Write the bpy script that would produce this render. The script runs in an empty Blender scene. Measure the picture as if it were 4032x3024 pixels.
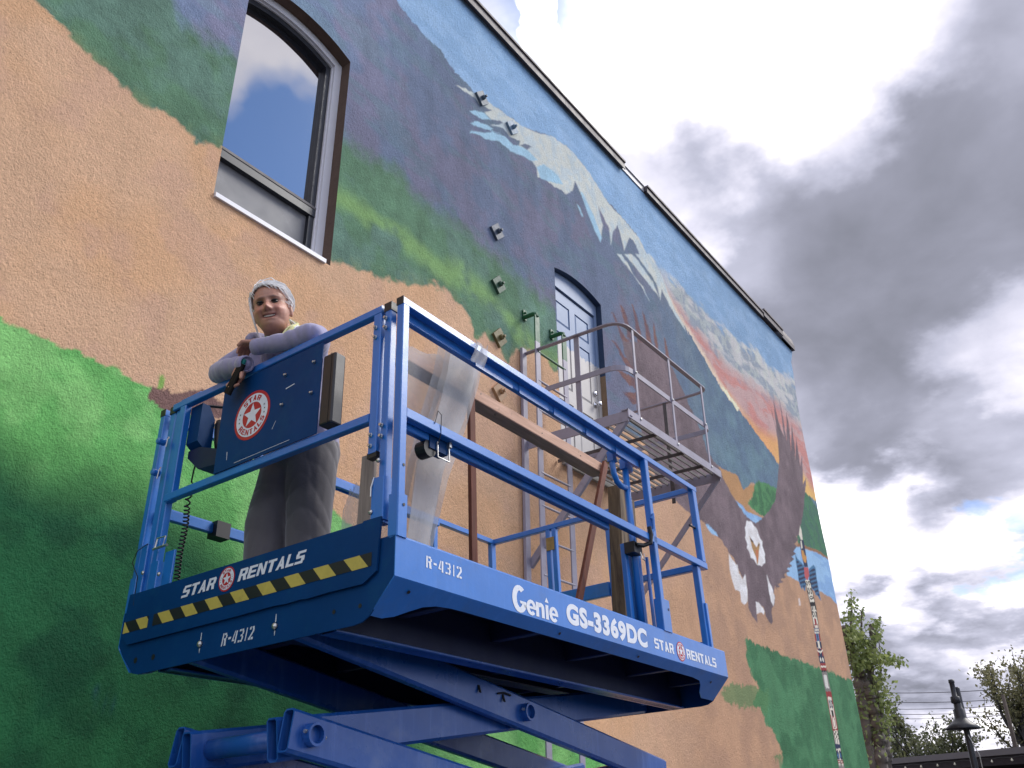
import bpy, bmesh, math, random
import numpy as np
from mathutils import Vector, Matrix, Euler

random.seed(7)
rng = np.random.default_rng(11)
scene = bpy.context.scene
col = scene.collection

# ------------------------------------------------------------------ camera
PW, PH, FPX = 4032.0, 3024.0, 3391.86           # photograph size and focal length in its pixels
YAW, PITCH, ROLL = math.radians(53.988), math.radians(26.557), math.radians(-0.7216)
CAM = np.array([0.0, 0.0, 1.6])
_f = np.array([math.sin(YAW) * math.cos(PITCH), math.cos(YAW) * math.cos(PITCH), math.sin(PITCH)])
_r = np.array([math.cos(YAW), -math.sin(YAW), 0.0])
_u = np.cross(_r, _f)
CR = math.cos(ROLL) * _r + math.sin(ROLL) * _u
CU = -math.sin(ROLL) * _r + math.cos(ROLL) * _u
CF = _f
cam_data = bpy.data.cameras.new("camera")
cam_data.sensor_width = 36.0
cam_data.lens = FPX / PW * 36.0
cam_data.clip_end = 2000.0
cam_data.clip_start = 0.05
cam = bpy.data.objects.new("camera", cam_data)
col.objects.link(cam)
cam.matrix_world = Matrix(((CR[0], CU[0], -CF[0], CAM[0]), (CR[1], CU[1], -CF[1], CAM[1]),
                           (CR[2], CU[2], -CF[2], CAM[2]), (0, 0, 0, 1)))
scene.camera = cam


def ray(x, y):
    """direction through a pixel of the photograph"""
    return CF + CR * ((x - PW / 2) / FPX) - CU * ((y - PH / 2) / FPX)


def at_y(x, y, Y):
    r = ray(x, y)
    return CAM + r * (Y / r[1])


def at_dist(x, y, d):
    """point on the pixel's ray at horizontal distance d"""
    r = ray(x, y)
    return CAM + r * (d / math.hypot(r[0], r[1]))


# ------------------------------------------------------------------ node helpers
def lin(c):
    o = []
    for v in c[:3]:
        v = v / 255.0
        o.append(v / 12.92 if v <= 0.04045 else ((v + 0.055) / 1.055) ** 2.4)
    return tuple(o)


class NT:
    def __init__(self, tree):
        self.t = tree
        self.n = tree.nodes
        self.l = tree.links

    def node(self, typ, **kw):
        nd = self.n.new(typ)
        for k, v in kw.items():
            setattr(nd, k, v)
        return nd

    def put(self, sock, v):
        if hasattr(v, "is_linked") or isinstance(v, bpy.types.NodeSocket):
            self.l.new(v, sock)
        else:
            sock.default_value = v

    def math(self, op, a, b=None, c=None, clamp=False):
        nd = self.node("ShaderNodeMath", operation=op, use_clamp=clamp)
        self.put(nd.inputs[0], a)
        if b is not None:
            self.put(nd.inputs[1], b)
        if c is not None:
            self.put(nd.inputs[2], c)
        return nd.outputs[0]

    def vmath(self, op, a, b=None):
        nd = self.node("ShaderNodeVectorMath", operation=op)
        self.put(nd.inputs[0], a)
        if b is not None:
            self.put(nd.inputs[1], b)
        return nd.outputs["Value"] if op in ("DOT_PRODUCT", "LENGTH") else nd.outputs[0]

    def maprange(self, v, a, b, c=0.0, d=1.0, smooth=True):
        nd = self.node("ShaderNodeMapRange", interpolation_type="SMOOTHSTEP" if smooth else "LINEAR")
        nd.clamp = True
        for i, x in enumerate((v, a, b, c, d)):
            self.put(nd.inputs[i], x)
        return nd.outputs[0]

    def noise(self, vec, scale, detail=4.0, rough=0.55, dist=0.0, dim="3D"):
        nd = self.node("ShaderNodeTexNoise", noise_dimensions=dim)
        if vec is not None:
            self.l.new(vec, nd.inputs["Vector"])
        nd.inputs["Scale"].default_value = scale
        nd.inputs["Detail"].default_value = detail
        nd.inputs["Roughness"].default_value = rough
        nd.inputs["Distortion"].default_value = dist
        return nd.outputs["Fac"]

    def ramp(self, fac, stops, interp="LINEAR"):
        nd = self.node("ShaderNodeValToRGB")
        cr = nd.color_ramp
        cr.interpolation = interp
        while len(cr.elements) < len(stops):
            cr.elements.new(0.5)
        for e, (p, c) in zip(cr.elements, stops):
            e.position = p
            e.color = (c[0], c[1], c[2], 1.0)
        self.put(nd.inputs[0], fac)
        return nd.outputs[0]

    def mix(self, fac, a, b, blend="MIX"):
        nd = self.node("ShaderNodeMix", data_type="RGBA", blend_type=blend)
        self.put(nd.inputs[0], fac)
        for s, v in ((nd.inputs[6], a), (nd.inputs[7], b)):
            if isinstance(v, (tuple, list)):
                s.default_value = (v[0], v[1], v[2], 1.0)
            else:
                self.l.new(v, s)
        return nd.outputs[2]


# ------------------------------------------------------------------ world: cloudy daylight
SUN_DIR = np.array([0.60, -0.42, 0.68])
SUN_DIR = SUN_DIR / np.linalg.norm(SUN_DIR)
world = bpy.data.worlds.new("World")
scene.world = world
world.use_nodes = True
w = NT(world.node_tree)
w.n.clear()
sky = w.node("ShaderNodeTexSky", sky_type="NISHITA", sun_disc=False)
sky.sun_elevation = math.asin(SUN_DIR[2])
sky.sun_rotation = math.atan2(SUN_DIR[0], SUN_DIR[1])
sky.air_density = 1.0
sky.dust_density = 0.2
sky.ozone_density = 3.0
tc = w.node("ShaderNodeTexCoord")
dirv = w.vmath("NORMALIZE", tc.outputs["Generated"])
sep = w.node("ShaderNodeSeparateXYZ")
w.l.new(dirv, sep.inputs[0])
dz = w.math("MAXIMUM", sep.outputs[2], 0.0)
den = w.math("ADD", dz, 0.22)
comb = w.node("ShaderNodeCombineXYZ")
w.l.new(w.math("DIVIDE", sep.outputs[0], den), comb.inputs[0])
w.l.new(w.math("DIVIDE", sep.outputs[1], den), comb.inputs[1])
comb.inputs[2].default_value = 3.7
pl = comb.outputs[0]
mp = w.node("ShaderNodeMapping")
mp.inputs["Scale"].default_value = (1.0, 1.0, 1.0)
mp.inputs["Location"].default_value = (1.3, 4.1, 0.0)
w.l.new(pl, mp.inputs[0])
pv = mp.outputs[0]
n_big = w.noise(pv, 1.3, 3.0, 0.5, 0.2)
n_fine = w.noise(pv, 3.6, 5.0, 0.5, 0.3)
n_warp = n_big


def pdir(ox, oy):
    d = ray(ox * PW / 2212.0, oy * PW / 2212.0)
    d = d / np.linalg.norm(d)
    return (float(d[0]), float(d[1]), float(d[2]))


nzc = w.node("ShaderNodeTexNoise")
w.l.new(pv, nzc.inputs["Vector"])
nzc.inputs["Scale"].default_value = 3.2
nzc.inputs["Detail"].default_value = 6.0
nzc.inputs["Roughness"].default_value = 0.55
wv3 = w.node("ShaderNodeVectorMath", operation="SCALE")
w.l.new(w.vmath("SUBTRACT", nzc.outputs["Color"], (0.5, 0.5, 0.5)), wv3.inputs[0])
wv3.inputs["Scale"].default_value = 0.30
dirw = w.vmath("NORMALIZE", w.vmath("ADD", dirv, wv3.outputs[0]))


def blob(ox, oy, deg, amp, soft=0.35):
    """a cloud mass: amp inside a cone about the direction, edge broken by noise"""
    d = w.vmath("DOT_PRODUCT", dirw, pdir(ox, oy))
    c0 = math.cos(math.radians(deg))
    c1 = math.cos(math.radians(deg * soft))
    return w.maprange(d, c0, c1, 0.0, amp)


def rdir(ox, oy):
    d = ray(ox * PW / 2212.0, oy * PW / 2212.0)
    d = d / np.linalg.norm(d)
    return (float(d[0]), float(-d[1]), float(d[2]))


def blob_r(ox, oy, deg, amp, soft=0.35):
    """the same for the part of the sky that the window mirrors"""
    d = w.vmath("DOT_PRODUCT", dirw, rdir(ox, oy))
    return w.maprange(d, math.cos(math.radians(deg)), math.cos(math.radians(deg * soft)), 0.0, amp)


def total(items):
    s = items[0]
    for i in items[1:]:
        s = w.math("ADD", s, i)
    return s


# brightness of the cloud deck: 0 = dark underside, 1 = sunlit white
shade = w.math("MULTIPLY_ADD", w.math("SUBTRACT", n_big, 0.5), 0.50, 0.66)
shade = w.math("ADD", shade, w.math("MULTIPLY", w.math("SUBTRACT", n_fine, 0.5), 0.80))
masses = [(1290, 110, 10, 0.45), (1500, 60, 10, 0.45), (1690, 180, 8, 0.40), (1830, 50, 7, 0.25), (1400, 520, 5, 0.20), (1470, 460, 4, 0.12),
          (1900, 1150, 7, 0.36), (1850, 1060, 4, 0.20), (2180, 760, 5, 0.30), (2150, 1190, 5, 0.20),
          (2130, 1490, 4, 0.20), (1850, 1240, 3, 0.2), (1940, 1355, 2.5, 0.2),
          (1480, 280, 8, -0.30), (1590, 330, 6, -0.16), (1780, 440, 11, -0.22), (2170, 280, 12, -0.45), (2030, 560, 12, -0.34),
          (1800, 860, 10, -0.26), (1960, 900, 10, -0.26), (2080, 960, 7, -0.14), (1640, 640, 8, -0.14), (1930, 720, 7, -0.10),
          (1960, 1290, 5.0, -0.30), (1870, 1310, 4.0, -0.22), (2080, 1300, 4.0, -0.24),
          (1980, 1430, 5.0, -0.30), (2090, 1410, 4.0, -0.26), (1900, 1470, 5.0, -0.24), (2000, 1540, 4, -0.2)]
shade = w.math("ADD", shade, total([blob(*m) for m in masses if m[3] > 0]))
dk = total([blob(m[0], m[1], m[2], -m[3]) for m in masses if m[3] < 0])
dk = w.math("SUBTRACT", 1.0, w.math("EXPONENT", w.math("MULTIPLY", dk, -2.6)))      # thick cloud darkens, then levels off
shade = w.math("SUBTRACT", shade, w.math("MULTIPLY", dk, 0.54))
cloud = w.ramp(w.math("MULTIPLY", shade, 0.62),
               [(0.0, (0.130, 0.135, 0.165)), (0.14, (0.20, 0.205, 0.255)), (0.27, (0.32, 0.325, 0.40)),
                (0.40, (0.52, 0.51, 0.59)), (0.52, (0.80, 0.78, 0.82)), (0.9, (2.3, 2.26, 2.2))])
# gaps of blue between the clouds
gapn = w.math("ADD", w.math("MULTIPLY", n_big, 0.62), w.math("MULTIPLY", n_fine, 0.38))
cover = w.maprange(gapn, 0.40, 0.52, 0.0, 1.0)
ahead = w.maprange(w.vmath("DOT_PRODUCT", dirv, pdir(1700, 800)), math.cos(math.radians(62)), math.cos(math.radians(40)), 0.0, 1.0)
cover = w.math("MAXIMUM", cover, ahead)
gaps = total([blob(1150, 20, 5.2, 0.42, 0.3), blob(1080, -60, 9, 0.42, 0.3), blob(2135, 1085, 1.7, 0.45, 0.4), blob(2200, 1240, 1.7, 0.45, 0.4), blob_r(650, 470, 10.0, 1.5, 0.55)])
puffs = total([blob(1122, 58, 1.9, 1.8, 0.5), blob(1170, 92, 1.2, 1.0, 0.5)])
cover = w.math("SUBTRACT", cover, w.math("MINIMUM", gaps, 1.0), clamp=True)
cover = w.math("ADD", cover, w.math("MULTIPLY", puffs, 1.0), clamp=True)
SKY_STRENGTH = 0.10
blue = w.mix(1.0, sky.outputs[0], (0.62, 0.78, 1.0), "MULTIPLY")
cl10 = w.node("ShaderNodeVectorMath", operation="SCALE")
w.l.new(cloud, cl10.inputs[0])
cl10.inputs["Scale"].default_value = 1.0 / SKY_STRENGTH
hz = w.maprange(sep.outputs[2], -0.02, 0.03, 0.0, 1.0)
skyc = w.mix(cover, blue, cl10.outputs[0])
skyc = w.mix(hz, (0.6, 0.6, 0.65), skyc)
bg = w.node("ShaderNodeBackground")
w.l.new(skyc, bg.inputs[0])
bg.inputs[1].default_value = SKY_STRENGTH
wo = w.node("ShaderNodeOutputWorld")
w.l.new(bg.outputs[0], wo.inputs[0])

sun_data = bpy.data.lights.new("sun", "SUN")
sun_data.energy = 1.5
sun_data.angle = math.radians(24)
sun_data.color = (1.0, 0.96, 0.90)
sun = bpy.data.objects.new("sun", sun_data)
col.objects.link(sun)
sun.rotation_euler = Vector(-SUN_DIR).to_track_quat("-Z", "Y").to_euler()

vs = scene.view_settings
vs.view_transform = "Standard"
vs.look = "None"
vs.exposure = 0.92
vs.gamma = 1.0
vs.use_curve_mapping = False
scene.cycles.max_bounces = 6
scene.cycles.transparent_max_bounces = 16

# ------------------------------------------------------------------ materials
MATS = {}


def mat(name, base, rough=0.6, var=0.08, nscale=6.0, metallic=0.0, bump=0.0, bscale=120.0, dirt=None, dirt_amt=0.0,
        dirt_scale=3.0, spec=0.5, coat=0.0, streak=0.0, alpha=None, sheen=0.0):
    """a painted / solid surface: base colour with mottling, optional dirt patches, streaks and fine relief"""
    m = bpy.data.materials.new(name)
    m.use_nodes = True
    t = NT(m.node_tree)
    b = t.n["Principled BSDF"]
    co = t.node("ShaderNodeTexCoord").outputs["Object"]
    n1 = t.noise(co, nscale, 5.0, 0.6)
    k = t.math("MULTIPLY_ADD", t.math("SUBTRACT", n1, 0.5), 2.0 * var * 2, 1.0)
    c = t.mix(1.0, base, t.mix(1.0, (1, 1, 1), k, "MULTIPLY"), "MULTIPLY")
    if streak > 0:
        mpn = t.node("ShaderNodeMapping")
        mpn.inputs["Scale"].default_value = (26.0, 26.0, 2.2)
        t.l.new(co, mpn.inputs[0])
        s = t.noise(mpn.outputs[0], 1.0, 5.0, 0.65)
        s = t.maprange(s, 0.5, 0.78, 0.0, streak)
        c = t.mix(s, c, tuple(min(1.0, v * 1.6 + 0.12) for v in base))
    if dirt is not None:
        d = t.noise(co, dirt_scale, 8.0, 0.68)
        d = t.maprange(d, 0.52, 0.72, 0.0, dirt_amt)
        c = t.mix(d, c, dirt)
    t.l.new(c, b.inputs["Base Color"])
    r = t.math("MULTIPLY_ADD", t.math("SUBTRACT", t.noise(co, nscale * 2.3, 3.0), 0.5), 0.25, rough, clamp=True)
    t.l.new(r, b.inputs["Roughness"])
    b.inputs["Metallic"].default_value = metallic
    b.inputs["Specular IOR Level"].default_value = spec
    b.inputs["Coat Weight"].default_value = coat
    b.inputs["Coat Roughness"].default_value = 0.22
    if sheen:
        b.inputs["Sheen Weight"].default_value = sheen
    if bump > 0:
        bn = t.node("ShaderNodeBump")
        bn.inputs["Strength"].default_value = 1.0
        bn.inputs["Distance"].default_value = bump
        t.l.new(t.noise(co, bscale, 4.0, 0.6), bn.inputs["Height"])
        t.l.new(bn.outputs[0], b.inputs["Normal"])
    if alpha is not None:
        b.inputs["Alpha"].default_value = alpha
    MATS[name] = m
    return m


def mat_wood(name, c0, c1, axis=0, scale=9.0, rough=0.75):
    m = bpy.data.materials.new(name)
    m.use_nodes = True
    t = NT(m.node_tree)
    b = t.n["Principled BSDF"]
    co = t.node("ShaderNodeTexCoord").outputs["Object"]
    mpn = t.node("ShaderNodeMapping")
    s = [scale * 4] * 3
    s[axis] = scale * 0.35
    mpn.inputs["Scale"].default_value = s
    t.l.new(co, mpn.inputs[0])
    n = t.noise(mpn.outputs[0], 1.0, 6.0, 0.65, 0.6)
    c = t.ramp(n, [(0.3, c0), (0.55, tuple((a + d) / 2 for a, d in zip(c0, c1))), (0.72, c1)])
    k = t.noise(co, 14.0, 3.0)
    c = t.mix(t.maprange(k, 0.66, 0.74, 0.0, 0.6), c, tuple(v * 0.3 for v in c0))
    t.l.new(c, b.inputs["Base Color"])
    b.inputs["Roughness"].default_value = rough
    bn = t.node("ShaderNodeBump")
    bn.inputs["Distance"].default_value = 0.002
    t.l.new(n, bn.inputs["Height"])
    t.l.new(bn.outputs[0], b.inputs["Normal"])
    MATS[name] = m
    return m


BLUE = (0.012, 0.165, 0.56)
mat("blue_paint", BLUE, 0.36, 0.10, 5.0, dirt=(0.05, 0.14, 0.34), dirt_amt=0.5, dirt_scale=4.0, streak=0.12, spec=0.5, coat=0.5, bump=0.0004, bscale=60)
mat("blue_shaded", (0.002, 0.042, 0.150), 0.5, 0.12, 4.0, dirt=(0.006, 0.065, 0.16), dirt_amt=0.5, dirt_scale=7.0, spec=0.12, bump=0.0004, bscale=40)  # lift blue darkened, shade of its end face put into the colour
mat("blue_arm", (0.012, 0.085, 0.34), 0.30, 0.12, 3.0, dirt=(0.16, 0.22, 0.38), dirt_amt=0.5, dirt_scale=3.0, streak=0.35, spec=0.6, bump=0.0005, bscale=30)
mat("under_shaded", (0.002, 0.008, 0.05), 0.55, 0.15, 5.0)  # underside colour darkened, shade below the deck put into it
mat("black_plastic", (0.012, 0.012, 0.014), 0.45, 0.1)
mat("dark_grey_box", (0.018, 0.017, 0.02), 0.4, 0.1)
mat("zinc", (0.55, 0.55, 0.53), 0.32, 0.15, 30, metallic=0.9)
mat("brass_hinge", (0.32, 0.25, 0.12), 0.45, 0.2, 30, metallic=0.8)
mat("decal_white", (0.74, 0.78, 0.84), 0.45, 0.06, 40, dirt=(0.30, 0.40, 0.6), dirt_amt=0.35, dirt_scale=30)
mat("stencil_white", (0.62, 0.68, 0.74), 0.6, 0.12, 60, dirt=(0.05, 0.15, 0.4), dirt_amt=0.5, dirt_scale=60)
mat("decal_red", (0.48, 0.012, 0.022), 0.45, 0.08, 30)
mat("stripe_yellow", (0.52, 0.43, 0.085), 0.55, 0.1, 25, dirt=(0.25, 0.22, 0.08), dirt_amt=0.35, dirt_scale=20)
mat("stripe_black", (0.010, 0.010, 0.014), 0.5, 0.1)
mat("lilac_steel", (0.31, 0.29, 0.36), 0.45, 0.12, 8, dirt=(0.2, 0.17, 0.17), dirt_amt=0.4, dirt_scale=12, spec=0.5)
mat("green_steel", (0.02, 0.11, 0.045), 0.45, 0.15, 9)
mat("bare_slat", (0.10, 0.085, 0.085), 0.6, 0.2, 12)
mat("window_white", (0.78, 0.78, 0.82), 0.4, 0.04, 8)
mat("window_dark", (0.018, 0.02, 0.026), 0.35, 0.1, 8)
mat("coping_metal", (0.085, 0.07, 0.078), 0.6, 0.15, 3, dirt=(0.16, 0.14, 0.14), dirt_amt=0.35, dirt_scale=2)
mat("coping_pale", (0.42, 0.42, 0.46), 0.5, 0.1, 3)
mat("tar_roof", (0.06, 0.058, 0.06), 0.9, 0.2, 3, bump=0.004, bscale=60)
mat("reveal_brown", (0.115, 0.072, 0.052), 0.8, 0.15, 12, bump=0.003, bscale=90)
mat("reveal_navy", (0.022, 0.045, 0.095), 0.7, 0.15, 12, bump=0.002, bscale=90)
mat("reveal_tan", (0.22, 0.145, 0.085), 0.8, 0.15, 12, bump=0.003, bscale=90)
mat("brick_side", (0.30, 0.19, 0.14), 0.85, 0.2, 6, bump=0.004, bscale=40)
mat("knob_metal", (0.75, 0.75, 0.78), 0.16, 0.05, 30, metallic=1.0)
mat("asphalt", (0.05, 0.05, 0.052), 0.9, 0.2, 4, bump=0.004, bscale=150)
mat("concrete", (0.30, 0.29, 0.27), 0.85, 0.15, 3, bump=0.002, bscale=80)
mat("dark_wall", (0.028, 0.022, 0.026), 0.85, 0.2, 4)
mat("fascia_grey", (0.13, 0.12, 0.125), 0.6, 0.1, 3)
mat("lamp_black", (0.012, 0.015, 0.022), 0.45, 0.1, 8)
mat("bulb_glass", (0.75, 0.74, 0.60), 0.15, 0.03, 8)
mat("wire_black", (0.01, 0.01, 0.01), 0.6, 0.0)
mat("pole_wood", (0.07, 0.055, 0.045), 0.9, 0.2, 9)
mat("tyre_rubber", (0.02, 0.02, 0.02), 0.85, 0.1, 9)
mat("rim_white", (0.6, 0.6, 0.58), 0.5, 0.1, 9)
mat_wood("lumber", lin((178, 138, 114)), lin((220, 178, 152)), 0)
mat_wood("stake_red", lin((88, 44, 30)), lin((132, 74, 52)), 2)
mat_wood("post_wood", lin((66, 52, 42)), lin((150, 128, 98)), 2, 7.0)
mat_wood("plank_grey", lin((120, 108, 100)), lin((176, 164, 152)), 2, 7.0)


# ------------------------------------------------------------------ mesh helpers
class MB:
    def __init__(self):
        self.v = []
        self.f = []

    def poly(self, pts, faces):
        o = len(self.v)
        self.v += [tuple(map(float, p)) for p in pts]
        self.f += [tuple(i + o for i in fc) for fc in faces]
        return self

    def box(self, a, b):
        (x0, y0, z0), (x1, y1, z1) = a, b
        P = [(x0, y0, z0), (x1, y0, z0), (x1, y1, z0), (x0, y1, z0), (x0, y0, z1), (x1, y0, z1), (x1, y1, z1), (x0, y1, z1)]
        return self.poly(P, [(0, 3, 2, 1), (4, 5, 6, 7), (0, 1, 5, 4), (1, 2, 6, 5), (2, 3, 7, 6), (3, 0, 4, 7)])

    def bar(self, p0, p1, w, h, up=(0, 0, 1), ch=0.0035):
        """rectangular tube between two points; w across, h along 'up'; chamfered edges"""
        p0 = np.array(p0, float)
        p1 = np.array(p1, float)
        d = p1 - p0
        d = d / np.linalg.norm(d)
        u = np.array(up, float)
        u = u - d * (u @ d)
        if np.linalg.norm(u) < 1e-6:
            u = np.array((1.0, 0, 0)) - d * d[0]
        u = u / np.linalg.norm(u)
        s = np.cross(d, u)
        c = min(ch, w * 0.3, h * 0.3)
        a, b = w / 2, h / 2
        sec = [(-a + c, -b), (a - c, -b), (a, -b + c), (a, b - c), (a - c, b), (-a + c, b), (-a, b - c), (-a, -b + c)]
        P = [p0 + s * x + u * y for x, y in sec] + [p1 + s * x + u * y for x, y in sec]
        n = 8
        F = [(i, (i + 1) % n, n + (i + 1) % n, n + i) for i in range(n)]
        F += [tuple(range(n - 1, -1, -1)), tuple(range(n, 2 * n))]
        return self.poly(P, F)

    def tube(self, pts, r, n=10, caps=True, closed=False):
        pts = [np.array(p, float) for p in pts]
        m = len(pts)
        rs = r if isinstance(r, (list, tuple)) else [r] * m
        rings = []
        pu = None
        for i in range(m):
            if closed:
                d = pts[(i + 1) % m] - pts[i - 1]
            else:
                d = pts[min(i + 1, m - 1)] - pts[max(i - 1, 0)]
            d = d / (np.linalg.norm(d) + 1e-12)
            if pu is None:
                u = np.cross(d, (0, 0, 1.0))
                if np.linalg.norm(u) < 1e-3:
                    u = np.cross(d, (1.0, 0, 0))
            else:
                u = pu - d * (pu @ d)
            u = u / np.linalg.norm(u)
            pu = u
            s = np.cross(d, u)
            rings.append([pts[i] + rs[i] * (math.cos(2 * math.pi * k / n) * u + math.sin(2 * math.pi * k / n) * s) for k in range(n)])
        P = [p for rg in rings for p in rg]
        F = []
        for i in range(m if closed else m - 1):
            j = (i + 1) % m
            for k in range(n):
                F.append((i * n + k, i * n + (k + 1) % n, j * n + (k + 1) % n, j * n + k))
        if caps and not closed:
            F.append(tuple(range(n - 1, -1, -1)))
            F.append(tuple((m - 1) * n + k for k in range(n)))
        return self.poly(P, F)

    def lathe(self, prof, origin=(0, 0, 0), axis=(0, 0, 1), n=20):
        """profile [(radius, height)] turned about axis"""
        o = np.array(origin, float)
        a = np.array(axis, float)
        a = a / np.linalg.norm(a)
        u = np.cross(a, (0, 0, 1.0))
        if np.linalg.norm(u) < 1e-3:
            u = np.array((1.0, 0, 0))
        u = u / np.linalg.norm(u)
        s = np.cross(a, u)
        P = []
        for r, h in prof:
            for k in range(n):
                t = 2 * math.pi * k / n
                P.append(o + a * h + r * (math.cos(t) * u + math.sin(t) * s))
        F = []
        for i in range(len(prof) - 1):
            for k in range(n):
                F.append((i * n + k, i * n + (k + 1) % n, (i + 1) * n + (k + 1) % n, (i + 1) * n + k))
        F.append(tuple(range(n - 1, -1, -1)))
        F.append(tuple((len(prof) - 1) * n + k for k in range(n)))
        return self.poly(P, F)

    def prism(self, poly, o, ex, ey, depth):
        """polygon (list of 2-D points) in the plane o + a*ex + b*ey, extruded by the vector depth"""
        o, ex, ey, dv = (np.array(q, float) for q in (o, ex, ey, depth))
        n = len(poly)
        P = [o + ex * a + ey * b for a, b in poly] + [o + ex * a + ey * b + dv for a, b in poly]
        F = [(i, (i + 1) % n, n + (i + 1) % n, n + i) for i in range(n)]
        F += [tuple(range(n - 1, -1, -1)), tuple(range(n, 2 * n))]
        return self.poly(P, F)

    def build(self, name, m, parent=None, smooth=False):
        me = bpy.data.meshes.new(name)
        me.from_pydata(self.v, [], self.f)
        bm = bmesh.new()
        bm.from_mesh(me)
        bmesh.ops.recalc_face_normals(bm, faces=bm.faces)
        bm.to_mesh(me)
        bm.free()
        return mesh_obj(name, me, m, parent, smooth)


def mesh_obj(name, me, m, parent=None, smooth=False):
    if m is not None:
        me.materials.append(MATS[m] if isinstance(m, str) else m)
    if smooth:
        me.polygons.foreach_set("use_smooth", [True] * len(me.polygons))
    o = bpy.data.objects.new(name, me)
    col.objects.link(o)
    if parent is not None:
        o.parent = parent
    return o


def thing(name, label, cat, loc=(0, 0, 0), group=None):
    o = bpy.data.objects.new(name, None)
    o.empty_display_size = 0.2
    col.objects.link(o)
    o.location = loc
    return tag(o, label, cat, group)


def tag(o, label, cat, group=None):
    o["label"] = label
    o["category"] = cat
    if group:
        o["group"] = group
    return o


def rect(x0, y0, x1, y1):
    return [(x0, y0), (x1, y0), (x1, y1), (x0, y1)]


def smoothstep(a, b, x):
    t = np.clip((x - a) / (b - a), 0, 1)
    return t * t * (3 - 2 * t)
# ------------------------------------------------------------------ ground
g = MB()
g.poly([(-400, -400, 0), (600, -400, 0), (600, 600, 0), (-400, 600, 0)], [(0, 1, 2, 3)])
ground = g.build("ground", "asphalt")
ground["kind"] = "structure"
g = MB()
g.box((-2.0, 2.0, -0.05), (16.5, 4.17, 0.004))
path = g.build("path", "concrete")
path["kind"] = "structure"

# ------------------------------------------------------------------ building with the mural
WY = 4.2                                    # plane of the painted wall
building = thing("building", "two storey stucco building painted with a mountain and eagle mural", "building", (6.5, 4.6, 0))
BO = np.array([6.5, 4.6, 0.0])


def bl(p):
    return tuple(np.array(p, float) - BO)


def px(x0, y0, s, pts):
    return np.array([(x0 + a / s, y0 + b / s) for a, b in pts], float)


# value noise on the wall plane
_lat = rng.random((512, 512))


def vnoise(x, y):
    xi = np.floor(x).astype(int)
    yi = np.floor(y).astype(int)
    fx, fy = x - xi, y - yi
    fx = fx * fx * (3 - 2 * fx)
    fy = fy * fy * (3 - 2 * fy)
    a = _lat[xi % 512, yi % 512]
    b = _lat[(xi + 1) % 512, yi % 512]
    c = _lat[xi % 512, (yi + 1) % 512]
    d = _lat[(xi + 1) % 512, (yi + 1) % 512]
    return (a * (1 - fx) + b * fx) * (1 - fy) + (c * (1 - fx) + d * fx) * fy


def fbm(x, y, sc, o=4, off=0.0):
    s = 0.0
    a = 0.5
    tot = 0.0
    for i in range(o):
        s = s + a * vnoise(x * sc + 37.1 * i + off, y * sc + 11.7 * i + off * 1.7)
        tot += a
        a *= 0.55
        sc *= 2.03
    return s / tot


WIN = (2.483, 3.507, 5.25, 7.325, 0.115)    # x0, x1, bottom, springing, rise
DOOR = (6.587, 7.560, 4.68, 6.905, 0.075)


def seg_arch(op, d=0.0, n=24):
    """points along a segmental arch from right springing to left, inset by d"""
    x0, x1, z0, zs, rise = op
    hw = (x1 - x0) / 2
    R_ = (hw * hw + rise * rise) / (2 * rise)
    cx, cz = (x0 + x1) / 2, zs + rise - R_
    r = R_ - d
    a = math.asin(min(1, (hw - d) / r))
    return [(cx + r * math.sin(t), cz + r * math.cos(t)) for t in np.linspace(a, -a, n)]


def outline(op, d=0.0, n=24, dbot=None):
    x0, x1, z0, zs, rise = op
    db = d if dbot is None else dbot
    return [(x0 + d, z0 + db), (x1 - d, z0 + db)] + seg_arch(op, d, n)


def arch_z(op, x):
    x0, x1, z0, zs, rise = op
    hw = (x1 - x0) / 2
    R_ = (hw * hw + rise * rise) / (2 * rise)
    cx, cz = (x0 + x1) / 2, zs + rise - R_
    return cz + np.sqrt(np.maximum(R_ * R_ - (x - cx) ** 2, 0))


def seq(parts, snaps):
    v = np.concatenate([np.arange(a, b, s) for a, b, s in parts] + [np.array([parts[-1][1]])])
    for s in snaps:
        v[np.argmin(np.abs(v - s))] = s
    return v


xs = seq([(-2.0, 0.9, 0.1), (0.9, 4.0, 0.0115), (4.0, 6.6, 0.016), (6.6, 15.0, 0.022)], [WIN[0], WIN[1], DOOR[0], DOOR[1]])
zs = seq([(0.0, 2.2, 0.06), (2.2, 9.5, 0.0135)], [WIN[2], WIN[3], DOOR[2], DOOR[3]])
NX, NZ = len(xs), len(zs)
GX, GZ = np.meshgrid(xs, zs, indexing="ij")
GX = GX.copy()
GZ = GZ.copy()
hole = np.zeros((NX - 1, NZ - 1), bool)
for op in (WIN, DOOR):
    i0, i1 = np.argmin(np.abs(xs - op[0])), np.argmin(np.abs(xs - op[1]))
    k0, ks = np.argmin(np.abs(zs - op[2])), np.argmin(np.abs(zs - op[3]))
    ke = ks + 40
    hole[i0:i1, k0:ks] = True
    for i in range(i0, i1 + 1):
        za = float(arch_z(op, xs[i]))
        t = (zs[ks:ke + 1] - zs[ks]) / (zs[ke] - zs[ks])
        GZ[i, ks:ke + 1] = za + (zs[ke] - za) * t
# uneven far edge of the wall
ez = np.array([0, 2.19, 3.49, 4.75, 5.6, 6.04, 6.52, 6.91, 7.49, 7.90, 8.40, 8.89, 9.18, 9.53])
exx = np.array([15.2, 15.13, 15.01, 14.93, 14.88, 14.81, 14.80, 14.785, 14.72, 14.69, 14.70, 14.78, 14.76, 14.98])


def edge_x(z):
    return np.interp(z, ez, exx)


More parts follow.
